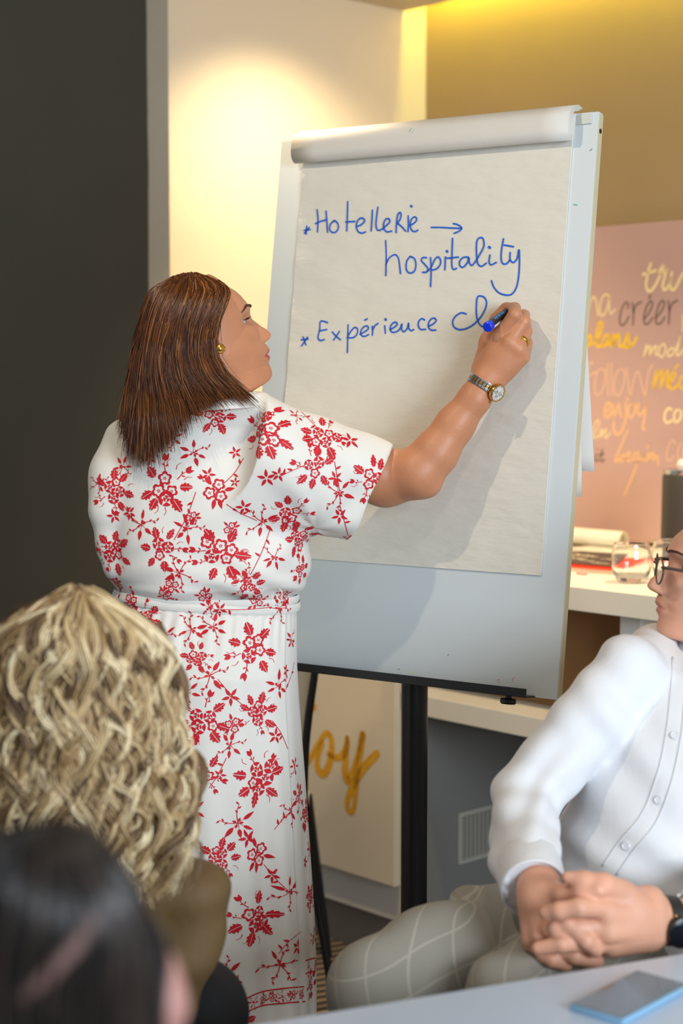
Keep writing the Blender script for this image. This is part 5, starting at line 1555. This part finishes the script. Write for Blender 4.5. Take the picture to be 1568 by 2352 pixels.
# hand on the right: wrist under the watch, back of the hand, fingers over the other hand
HF.chain([h(1590, 2118, 2.255), h(1530, 2116, 2.240), h(1490, 2112, 2.230)], [0.033, 0.030, 0.029], 0.012)
for a, b, r in (((1490, 2070, 2.23), (1400, 2066, 2.195), .0165), ((1490, 2095, 2.215), (1392, 2100, 2.175), .0165), ((1490, 2125, 2.212), (1396, 2140, 2.175), .0165), ((1490, 2150, 2.215), (1404, 2172, 2.19), .0155)):
    HF.capsule(h(*a), h(*b), 0.022, r, 0.012)
HF.chain([h(1392, 2086, 2.175), h(1330, 2084, 2.150), h(1285, 2092, 2.155), h(1254, 2097, 2.165)], [0.0140, 0.0128, 0.0118, 0.0100], 0.0045)
HF.chain([h(1396, 2130, 2.175), h(1330, 2128, 2.170), h(1275, 2132, 2.172), h(1258, 2136, 2.18)], [0.0135, 0.0118, 0.0105, 0.0090], 0.004)
HF.chain([h(1404, 2165, 2.185), h(1345, 2165, 2.178), h(1290, 2168, 2.162), h(1236, 2178, 2.172)], [0.0130, 0.0118, 0.0112, 0.0095], 0.004)
HF.chain([h(1430, 2050, 2.20), h(1385, 2032, 2.180), h(1340, 2022, 2.180), h(1303, 2015, 2.185)], [0.0175, 0.0150, 0.0118, 0.0085], 0.008)
HF.ellipsoid(h(1440, 2110, 2.20), (0.035, 0.020, 0.040), k=0.012)
gV, gF = HF.mesh(2)
del HF
Vb = np.vstack([mV, gV]); Fb = np.vstack([mF, gF + len(mV)])
# join neck and wrist inside the shirt so the body is one surface
wi = int(np.argmax(gV[:, 0])) + len(mV); wf = gF[(gF == wi - len(mV)).any(1)][0] + len(mV); wj = int(wf[(list(wf).index(wi) + 1) % 4])
ins_ = [W(1640, 1900, 2.62), W(1640, 1900, 2.63)]; k = len(Vb); Vb = np.vstack([Vb, ins_])
Fb = np.vstack([Fb, [[0, 1, k + 1, k], [k, k + 1, wj, wi]]])
mesh_obj('body', Vb, Fb, m_skin2, mn, True, [m_skin2, mat('man_lips', (206, 138, 120), 0.5)], np.concatenate([mM, np.zeros(len(gF) + 2, int)]))
A2, L2, B2, P2 = mG
def face2(l, b, off=0.0):
    i = int(np.argmin(np.abs(B2[:, 0] - b))); m = A2[i] > 0.02
    j = np.where(m)[0][np.argmin(np.abs(L2[i][m] - l))]
    return P2[i, j] + M_f * off
for sgn in (1, -1):
    c = face2(sgn * 0.031, 0.0065, -0.0075)
    q = MB(); q.lathe([(0.0115 * math.sin(a), -0.0115 * math.cos(a)) for a in np.linspace(0, PI, 15)], c, M_f, 18); e_ = q.build('eye', m_eye, mn, True)
    q = MB(); q.lathe([(0.0118 * math.sin(a), 0.0118 * math.cos(a)) for a in np.linspace(0, 0.5, 6)], c, M_f, 16); q.build('iris', m_iris, e_, True)
    for t0, t1 in ((0.30, 1.25), (-0.35, -1.2)):
        rws = [[c + (M_f * math.cos(t) * math.cos(u) + M_u * math.sin(t) + M_lat * math.sin(u) * math.cos(t)) * 0.0127 for t in np.linspace(t0, t1, 7)] for u in np.linspace(-1.15, 1.15, 13)]
        v, f = loft(rws, closed=False); mesh_obj('eyelid', v, f, m_skin2, mn)
    q = MB(); bp = catmull([face2(sgn * l, b, 0.0015) for l, b in ((0.012, 0.025), (0.024, 0.029), (0.038, 0.029), (0.050, 0.022))], 5); q.tube(bp, np.interp(np.linspace(0, 1, len(bp)), [0, .3, 1], [.0015, .0026, .0008]), 6); q.build('eyebrow', m_brow, mn, True)
hc = Field(M0 - 0.16, M0 + 0.16, 0.005)
hc.ellipsoid(M0 + M_u * 0.03 - M_f * 0.012, (0.112, 0.084, 0.098), [M_f, M_lat, M_u], 0.01)
hc.ellipsoid(M0 - M_u * 0.04 + M_f * 0.095, (0.115, 0.14, 0.135), [M_f, M_lat, M_u], 0.015, carve=True)
hv, hf_ = hc.mesh(2); mesh_obj('hair', hv, hf_, mat('short_brown_hair', (66, 46, 32), 0.6, bump=(90, 0.5)), mn)

# shirt
m_shirt = mat('white_cotton_shirt', (226, 227, 230), 0.7, bump=(30, 0.16), spec=0.25)
SF = Field(np.array([0.14, 2.16, 0.60]), np.array([0.92, 2.90, 1.22]), 0.0048)
SF.chain([W(1620, 1560, 2.72), W(1590, 1670, 2.66), W(1555, 1820, 2.60), W(1525, 1980, 2.57), W(1515, 2120, 2.56)], [0.07, 0.130, 0.152, 0.158, 0.16], 0.05)
SF.chain([W(1600, 1495, 2.80), W(1510, 1505, 2.72), W(1447, 1538, 2.60)], [0.055, 0.048, 0.048], 0.03)
SF.chain([W(1445, 1538, 2.58), W(1352, 1655, 2.54), W(1262, 1762, 2.52), W(1208, 1832, 2.50)], [0.053, 0.0525, 0.050, 0.050], 0.022)
SF.chain([W(1206, 1836, 2.50), W(1200, 1900, 2.43), W(1206, 1970, 2.36), W(1222, 2032, 2.29)], [0.049, 0.048, 0.045, 0.0425], 0.02)
SF.chain([W(1760, 1560, 2.64), W(1760, 1900, 2.50), W(1640, 2096, 2.30), W(1590, 2118, 2.260)], [0.06, 0.055, 0.048, 0.042], 0.03)
SF.capsule(W(1216, 2000, 2.325), W(1236, 2075, 2.235), 0.036, 0.040, 0.003, carve=True)
SF.capsule(W(1605, 2118, 2.265), W(1545, 2118, 2.235), 0.036, 0.040, 0.003, carve=True)
SF.capsule(W(1650, 1400, 2.67), W(1640, 1500, 2.66), 0.062, 0.062, 0.004, carve=True)
sV, sF = SF.mesh(3)
del SF
N = vnormals(sV, sF); x, y, z = sV.T
el2 = W(1215, 1815, 2.46); r2 = np.sqrt((x - el2[0]) ** 2 + (z - el2[2]) ** 2)
dsp = 0.0034 * np.sin((x * 0.5 - z) * 95 + 2.5 * np.sin(x * 22)) * np.exp(-(r2 / 0.11) ** 2) + 0.0030 * np.sin(z * 60 + x * 45 + 2 * np.sin(z * 17)) * np.clip((0.98 - z) / 0.2, 0, 1) + 0.0020 * np.sin(x * 33 - z * 41 + 1)
ap = W(1395, 1640, 2.5); dd_ = ((x - ap[0]) + 0.75 * (z - ap[2])); ee_ = (z - ap[2]) - 0.75 * (x - ap[0])
dsp += 0.004 * np.sin(dd_ * 70 + 1.2) * np.exp(-(ee_ / 0.16) ** 2 - (dd_ / 0.09) ** 2)
sV = sV + N * dsp[:, None]
shirt = mesh_obj('shirt', sV, sF, m_shirt, mn)
sb = BVHTree.FromPolygons([tuple(p) for p in sV.tolist()], sF.tolist())
def on_shirt(px, py, off=0.0):
    r = Vector(ray(px, py)); hh = sb.ray_cast(Vector(CAMP), r)
    if hh[0] is None: return None, None
    n = hh[1] if hh[1].dot(r) < 0 else -hh[1]
    return np.array(hh[0] + n * off), np.array(n)
# placket strip with buttons
L_ = catmull(np.array([(1560, 1520), (1556, 1600), (1545, 1700), (1522, 1800), (1490, 1880), (1438, 1945), (1400, 2000)], float), 6)
for sd in (-20, 20):
    pts = [on_shirt(x_ + sd * 0.8, y_ + sd * 0.5, 0.0012)[0] for x_, y_ in L_]
    pts = [p for p in pts if p is not None]
    if len(pts) > 3:
        q = MB(); q.tube(pts, 0.0011, 5); q.build('placket_seam', m_shirt, shirt, True)
m_btn = mat('pearl_button', (224, 226, 232), 0.15)
for bx, by in ((1512, 1838), (1438, 1943), (1548, 1690)):
    p, n = on_shirt(bx, by, 0.001)
    if p is not None:
        q = MB(); q.lathe([(0.0, 0.0), (0.0062, 0.0), (0.0066, 0.0012), (0.0056, 0.0022), (0.0046, 0.0014), (0, 0.0014)], p, n, 18); smooth_angle(q.build('button', m_btn, shirt))
# cuff band
ca_, cb_ = W(1213, 1988, 2.335), W(1226, 2042, 2.275); cd_ = (cb_ - ca_) / np.linalg.norm(cb_ - ca_)
q = MB(); L0 = np.linalg.norm(cb_ - ca_); q.lathe([(0.0468, 0.0), (0.0476, 0.002), (0.0470, L0), (0.0450, L0 + 0.002), (0.0435, L0 - 0.004)], ca_, cd_, 40); smooth_angle(q.build('cuff', m_shirt, shirt))
# stand collar round the neck
q = MB(); q.lathe([(0.084, -0.012), (0.077, 0.012), (0.071, 0.034), (0.068, 0.037), (0.067, 0.032), (0.072, 0.008), (0.078, -0.012)], W(1655, 1512, 2.70), np.array([-0.10, 0.02, 1.0]), 40); smooth_angle(q.build('collar', m_shirt, shirt))

# checked trousers
m_tr = bpy.data.materials.new('grey_check_trousers'); m_tr.use_nodes = True
nt = m_tr.node_tree; bs = nt.nodes['Principled BSDF']; bs.inputs['Roughness'].default_value = 0.9; bs.inputs['Specular IOR Level'].default_value = 0.2
tc = nt.nodes.new('ShaderNodeTexCoord'); base_c = (*lin((150, 147, 138)), 1); line_c = (*lin((192, 188, 176)), 1)
sep = nt.nodes.new('ShaderNodeSeparateXYZ'); mp = nt.nodes.new('ShaderNodeMapping'); mp.inputs['Rotation'].default_value = (0, math.radians(18), math.radians(20))
nt.links.new(tc.outputs['Object'], mp.inputs['Vector']); nt.links.new(mp.outputs['Vector'], sep.inputs['Vector'])
fac = None
for ax_i, per in ((0, 0.050), (2, 0.044)):
    d = nt.nodes.new('ShaderNodeMath'); d.operation = 'DIVIDE'; d.inputs[1].default_value = per; nt.links.new(sep.outputs[ax_i], d.inputs[0])
    fr2 = nt.nodes.new('ShaderNodeMath'); fr2.operation = 'FRACT'; nt.links.new(d.outputs[0], fr2.inputs[0])
    lt_ = nt.nodes.new('ShaderNodeMath'); lt_.operation = 'LESS_THAN'; lt_.inputs[1].default_value = 0.055; nt.links.new(fr2.outputs[0], lt_.inputs[0])
    if fac is None: fac = lt_
    else:
        mx_ = nt.nodes.new('ShaderNodeMath'); mx_.operation = 'MAXIMUM'; nt.links.new(fac.outputs[0], mx_.inputs[0]); nt.links.new(lt_.outputs[0], mx_.inputs[1]); fac = mx_
ml_ = nt.nodes.new('ShaderNodeMath'); ml_.operation = 'MULTIPLY'; ml_.inputs[1].default_value = 0.5; nt.links.new(fac.outputs[0], ml_.inputs[0])
mix = nt.nodes.new('ShaderNodeMix'); mix.data_type = 'RGBA'; mix.inputs[6].default_value = base_c; mix.inputs[7].default_value = line_c
nt.links.new(ml_.outputs[0], mix.inputs[0]); nt.links.new(mix.outputs[2], bs.inputs['Base Color'])
TF = Field(np.array([-0.06, 2.06, 0.0]), np.array([0.78, 2.80, 0.82]), 0.0065)
TF.chain([W(1420, 2180, 2.56), W(1250, 2205, 2.46), W(1010, 2222, 2.38), W(872, 2282, 2.31)], [0.115, 0.100, 0.088, 0.072], 0.03)
k0 = W(872, 2282, 2.31); TF.chain([k0, (k0[0] + 0.01, k0[1] + 0.02, 0.30), (k0[0] + 0.02, k0[1] + 0.02, 0.02)], [0.070, 0.058, 0.045], 0.03)
TF.chain([W(1400, 2160, 2.60), W(1200, 2120, 2.52), W(1088, 2092, 2.48)], [0.10, 0.060, 0.042], 0.02)
TF.chain([W(1500, 2180, 2.60), W(1300, 2250, 2.30), W(1180, 2300, 2.22)], [0.11, 0.085, 0.07], 0.02)
tV, tF_ = TF.mesh(3); del TF
N = vnormals(tV, tF_); x, y, z = tV.T; tV = tV + N * (0.003 * np.sin(x * 60 + z * 50) * np.exp(-((x - 0.19) / 0.08) ** 2) + 0.002 * np.sin(x * 30 - z * 44))[:, None]
mesh_obj('trousers', tV, tF_, m_tr, mn)
tag(mn, 'seated person in a white shirt and grey checked trousers with clasped hands', 'person')

# spectacles
gl = empty('spectacles', tuple(face2(0.0, -0.005, 0.01)))
m_frame = mat('dark_tortoise_frame', (66, 58, 56), 0.25); m_lens = mat('spectacle_lens', (250, 250, 255), 0.0, Transmission_Weight=1.0, IOR=1.12)
gp = lambda a, l, b: M0 + M_f * a + M_lat * l + M_u * b
for sgn in (1, -1):
    ring = [gp(0.112 - 0.006 * (abs(0.034 + 0.025 * math.cos(t)) / 0.06) ** 2 - 0.003, sgn * (0.034 + 0.0255 * math.cos(t)), -0.004 + 0.0215 * math.sin(t) * (1.0 if math.sin(t) < 0 else 0.9)) for t in np.linspace(0, 2 * PI, 41)]
    q = MB(); q.tube(ring, 0.0016, 8, cap=False); q.build('rim', m_frame, gl, True)
    c = np.mean(ring[:-1], 0); q = MB(); q.add([c] + ring[:-1] + [c - M_f * 0.0015] + [p - M_f * 0.0015 for p in ring[:-1]], [[0, 1 + i, 1 + (i + 1) % 40] for i in range(40)] + [[41, 42 + (i + 1) % 40, 42 + i] for i in range(40)]); q.build('lens', m_lens, gl, True)
    q = MB(); q.tube(catmull([gp(0.106, sgn * 0.061, 0.004), gp(0.095, sgn * 0.073, 0.005), gp(0.05, sgn * 0.0795, 0.003), gp(0.0, sgn * 0.0805, 0.0), gp(-0.015, sgn * 0.0805, -0.015)], 5), 0.0026, 8); q.build('temple_arm', m_frame, gl, True)
q = MB(); q.tube(catmull([gp(0.1085, 0.0095, 0.003), gp(0.1135, 0.0, 0.006), gp(0.1085, -0.0095, 0.003)], 5), 0.002, 8); q.build('bridge', m_frame, gl, True)
tag(gl, 'dark framed spectacles on the face of the seated person', 'spectacles')

# black round smartwatch
sw_ = empty('smartwatch', tuple(W(1535, 2125, 2.25)))
wx2 = W(1490, 2112, 2.230) - W(1560, 2117, 2.247); wx2 /= np.linalg.norm(wx2)
wc2 = W(1530, 2114, 2.240)
q = MB(); q.lathe([(0.0330, -0.010), (0.0345, -0.010), (0.0345, 0.010), (0.0330, 0.010), (0.0330, -0.010)], wc2, wx2, 48); smooth_angle(q.build('strap', mat('black_mesh_strap', (36, 34, 32), 0.5, bump=(400, 0.3)), sw_))
fdir = (CAMP + np.array([0, 0, 0.1])) - wc2; fdir = fdir / np.linalg.norm(fdir); fdir = fdir - wx2 * np.dot(fdir, wx2); fdir /= np.linalg.norm(fdir)
dn_ = np.cross(wx2, fdir); dn_ = dn_ if dn_[2] < 0 else -dn_
fdir = fdir * math.cos(0.42) + dn_ * math.sin(0.42)
cw = wc2 + fdir * 0.034 - wx2 * 0.002
q = MB(); q.lathe([(0.0205, -0.002), (0.0225, 0.0), (0.0230, 0.005), (0.0222, 0.0085), (0.0205, 0.0095), (0.0198, 0.0088), (0, 0.0088)], cw, fdir, 40); smooth_angle(q.build('case', mat('black_case', (20, 20, 22), 0.3), sw_))
q = MB(); q.lathe([(0.0197, 0.0089), (0.0190, 0.0093), (0, 0.0095)], cw, fdir, 40); smooth_angle(q.build('screen', mat('navy_glass', (14, 20, 30), 0.08), sw_))
for s in (-1, 1):
    q = MB(); q.lathe([(0.0022 * math.sin(t), -0.0022 * math.cos(t)) for t in np.linspace(0, PI, 7)], cw + wx2 * s * 0.0105 - dn_ * 0.0205 + fdir * 0.005, fdir, 10); q.build('lug_pin', m_gold, sw_, True)
tag(sw_, 'black round smartwatch on the wrist of the seated person', 'watch')

# ================================================================== curly haired person from behind
cu = empty('person', (-0.33, 2.14, 0))
m_jacket = mat('olive_brown_jacket', (104, 80, 46), 0.75, bump=(40, 0.15), var=(8, 0.08)); m_blackc = mat('black_cloth', (18, 17, 18), 0.85)
CYr = np.array([1352, 1370, 1395, 1435, 1495, 1566, 1630, 1700, 1760, 1830, 1890, 1956, 2010, 2070])
CXL = np.array([95, 45, 0, -35, -60, -70, -72, -75, -78, -80, -80, -75, -60, -30])
CXR = np.array([245, 288, 332, 372, 402, 410, 410, 424, 438, 444, 446, 440, 416, 392])
def curl_pt(u, y, layer=1.0):
    xl, xr = np.interp(y, CYr, CXL), np.interp(y, CYr, CXR); x = xl + (xr - xl) * u
    g = np.sqrt(np.clip(1 - (2 * u - 1) ** 2, 0, 1)); topf = np.sqrt(np.clip(1 - (1 - np.clip((y - 1348) / 170, 0, 1)) ** 2, 0, 1))
    d = 2.14 - np.interp(y, [1350, 1500, 1700, 1900, 2080], [0.115, 0.120, 0.115, 0.115, 0.10]) * g * topf * layer
    r = AXF[:, None] * FPX + AXR[:, None] * (x - CX) + AXU[:, None] * (CY - y)
    return (CAMP[:, None] + r * (d / r[1])).T
rs = np.random.RandomState(21)
nK, per, mC = 330, 12, 34
nC = nK * per
cur = np.empty((nC, mC, 3)); rad = np.empty((nC, mC)); tnt = np.empty(nC)
for i in range(nK):
    u = rs.rand(); lay = 1.02 - 0.20 * rs.rand() ** 1.3
    crown = 0.60
    ys = 1350 + 60 * rs.rand() * (0.3 + abs(u - crown)) + (0 if rs.rand() < .5 else 420 * rs.rand())
    ye = min(2080, ys + 300 + 420 * rs.rand())
    ye = min(ye, np.interp(u, [0, .5, .8, 1], [2000, 2050, 2085, 2010]) + 18 * rs.randn())
    t = np.linspace(0, 1, mC); y = ys + (ye - ys) * t
    u0 = crown + (u - crown) * 0.30
    uu = u0 + (u - u0) * np.clip((y - ys) / 120, 0, 1) ** 0.55 if ys < 1425 else np.full(mC, u)
    ln_ = (ye - ys) / 1800.0; k = ln_ / rs.uniform(0.075, 0.13); phs = rs.rand() * 6.28; amp = rs.uniform(0.007, 0.016) * np.clip(t * 5, 0.2, 1) * np.clip(0.55 + t, 0, 1.2)
    c = curl_pt(np.clip(uu, 0.0, 1.0), y, lay); hand_ = 1 if rs.rand() < 0.5 else -1
    wv_ = np.stack([amp * np.cos(t * k * 6.28 + phs), hand_ * amp * 0.6 * np.sin(t * k * 6.28 + phs), amp * 0.3 * np.sin(t * k * 12.5 + phs + 1)], -1)
    tb_ = np.clip(0.50 + 0.30 * rs.randn(), 0.02, 0.98)
    wid = rs.uniform(0.0035, 0.0075)
    for j in range(per):
        o2 = rs.randn(3) * wid * 0.55
        cur[i * per + j] = c + wv_ * rs.uniform(0.85, 1.15) + o2[None] * (np.sin(np.clip(t * 1.1 + 0.12, 0, 1) * PI) ** 0.5 * 0.9 + 0.15)[:, None] + (rs.randn(3) * 0.004)[None] * (t ** 3)[:, None]
        rad[i * per + j] = rs.uniform(0.0010, 0.0019) * np.clip(1.1 - t ** 3, 0.25, 1)
        tnt[i * per + j] = np.clip(tb_ + 0.10 * rs.randn(), 0, 1)
m_curl = hair_mat('blonde_curls', [(92, 66, 42), (158, 126, 84), (214, 186, 138), (246, 228, 188)], 0.42, 0.5)
o = strands_mesh('curly_hair', cur, rad, m_curl, cu, tnt, 4); o['kind'] = 'stuff'
rws = []
for y in np.linspace(1385, 2030, 50):
    us = np.linspace(0.09, 0.91, 24); rws.append(np.vstack([curl_pt(us, np.full(24, y), 0.80), curl_pt(us[::-1], np.full(24, y), -0.5)]))
v, f = loft(rws); mesh_obj('hair_base', v, f, mat('dark_blonde_base', (70, 48, 30), 0.8, var=(30, 0.25)), cu)
JF = Field(np.array([-0.72, 1.98, 0.30]), np.array([-0.05, 2.55, 1.05]), 0.006)
JF.chain([W(180, 1930, 2.24), W(180, 2050, 2.24), W(175, 2300, 2.24), W(180, 2700, 2.24)], [0.06, 0.12, 0.145, 0.15], 0.05)
JF.chain([W(200, 1990, 2.22), W(440, 2052, 2.20)], [0.06, 0.046], 0.05)
JF.chain([W(445, 2045, 2.20), W(450, 2110, 2.20), W(420, 2210, 2.20), W(370, 2340, 2.20)], [0.043, 0.041, 0.040, 0.038], 0.02)
JF.chain([W(-80, 2050, 2.20), W(-110, 2200, 2.20), W(-60, 2400, 2.20)], [0.05, 0.05, 0.045], 0.03)
jV, jF = JF.mesh(3); del JF
N = vnormals(jV, jF); x, y, z = jV.T; jV = jV + N * (0.0045 * np.sin(z * 70 + x * 30 + 2 * np.sin(x * 20)))[:, None]
mesh_obj('jacket', jV, jF, m_jacket, cu)
BF = Field(np.array([-0.62, 1.98, 0.30]), np.array([-0.05, 2.75, 0.85]), 0.008)
BF.chain([W(250, 2420, 2.24), W(440, 2330, 2.30), W(430, 2300, 2.60)], [0.10, 0.075, 0.065], 0.03)
bV, bF_ = BF.mesh(2); mesh_obj('trousers', bV, bF_, m_blackc, cu)
tag(cu, 'person with long curly blonde hair and brown jacket seen from behind', 'person')

# ================================================================== dark haired person close to the camera
dk = empty('person', (-0.22, 1.00, 0))
DYr = np.array([1878, 1890, 1915, 1950, 2000, 2060, 2120, 2200, 2300, 2420])
DXL = np.array([110, 40, -50, -120, -165, -190, -205, -215, -220, -220])
DXR = np.array([175, 208, 246, 280, 318, 350, 374, 378, 368, 360])
def dark_pt(u, y, layer=1.0):
    xl, xr = np.interp(y, DYr, DXL), np.interp(y, DYr, DXR); x = xl + (xr - xl) * u
    g = np.sqrt(np.clip(1 - (2 * u - 1) ** 2, 0, 1)); topf = np.sqrt(np.clip(1 - (1 - np.clip((y - 1874) / 260, 0, 1)) ** 2, 0, 1))
    d = 1.00 - 0.082 * g * topf * layer
    r = AXF[:, None] * FPX + AXR[:, None] * (x - CX) + AXU[:, None] * (CY - y)
    return (CAMP[:, None] + r * (d / r[1])).T
nD, mD = 1600, 14
cur = np.empty((nD, mD, 3)); rad = np.empty((nD, mD))
for i in range(nD):
    u = rs.rand(); ys = 1880 + 60 * rs.rand() * abs(u - .6) + (0 if rs.rand() < .7 else 150 * rs.rand()); t = np.linspace(0, 1, mD); y = ys + (2420 - ys) * t
    u0 = 0.62 + (u - 0.62) * 0.45; uu = u0 + (u - u0) * np.clip(t * 1.8, 0, 1) ** 0.8
    c = dark_pt(np.clip(uu + 0.01 * np.sin(t * 6 + rs.rand() * 6), 0, 1), y, 1.0 - 0.12 * rs.rand() ** 2); c += (rs.randn(3) * 0.003)[None] * t[:, None]
    cur[i] = c; rad[i] = 0.0013
o = strands_mesh('hair', cur, rad, hair_mat('dark_hair', [(12, 10, 10), (28, 22, 20), (52, 42, 38), (88, 74, 66)], 0.28, 0.8), dk, np.clip(0.4 + 0.25 * rs.randn(nD), 0, 1)); o['kind'] = 'stuff'
rws = []
for y in np.linspace(1884, 2420, 40):
    us = np.linspace(0.03, 0.97, 20); rws.append(np.vstack([dark_pt(us, np.full(20, y), 0.9), dark_pt(us[::-1], np.full(20, y), -0.6)]))
v, f = loft(rws); mesh_obj('hair_base', v, f, mat('black_brown_base', (20, 17, 17), 0.5), dk)
KF = Field(np.array([-0.38, 0.86, 0.80]), np.array([-0.02, 1.25, 1.20]), 0.004)
KF.ellipsoid(W(130, 2200, 1.035), (0.055, 0.062, 0.08), k=0.01)
KF.chain([W(130, 2200, 1.035), W(355, 2230, 1.01), W(372, 2310, 1.01), W(360, 2400, 1.02)], [0.036, 0.0105, 0.012, 0.016], 0.02)
KF.chain([W(130, 2280, 1.035), W(160, 2480, 1.045)], [0.045, 0.045], 0.03)
fV, fF = KF.mesh(2); mesh_obj('body', fV, fF, skin_mat('pink_skin', (178, 130, 120)), dk)
KF = Field(np.array([-0.52, 0.78, 0.30]), np.array([0.06, 1.35, 1.05]), 0.008)
KF.chain([W(-60, 2420, 1.02), W(200, 2420, 1.025), W(430, 2480, 1.02)], [0.06, 0.05, 0.045], 0.04)
KF.chain([W(180, 2480, 1.035), W(180, 3100, 1.05)], [0.11, 0.12], 0.05)
cV, cF = KF.mesh(2); mesh_obj('jacket', cV, cF, m_blackc, dk)
q = MB(); Pp = np.array([dark_pt(np.array([(x_ - np.interp(y_, DYr, DXL)) / (np.interp(y_, DYr, DXR) - np.interp(y_, DYr, DXL))]), np.array([float(y_)]), 0.985)[0] for x_, y_ in ((218, 2100), (170, 2170), (110, 2235), (40, 2300))])
q.tube(catmull(Pp, 6), [0.004] + [0.0065] * 17 + [0.004], 8); q.build('pink_hair_strip', mat('muted_pink_strip', (112, 84, 78), 0.6), dk, True)  # muted pink strip laid diagonally over the dark hair
tag(dk, 'dark haired person at the bottom left, blurred and closest to the camera', 'person')
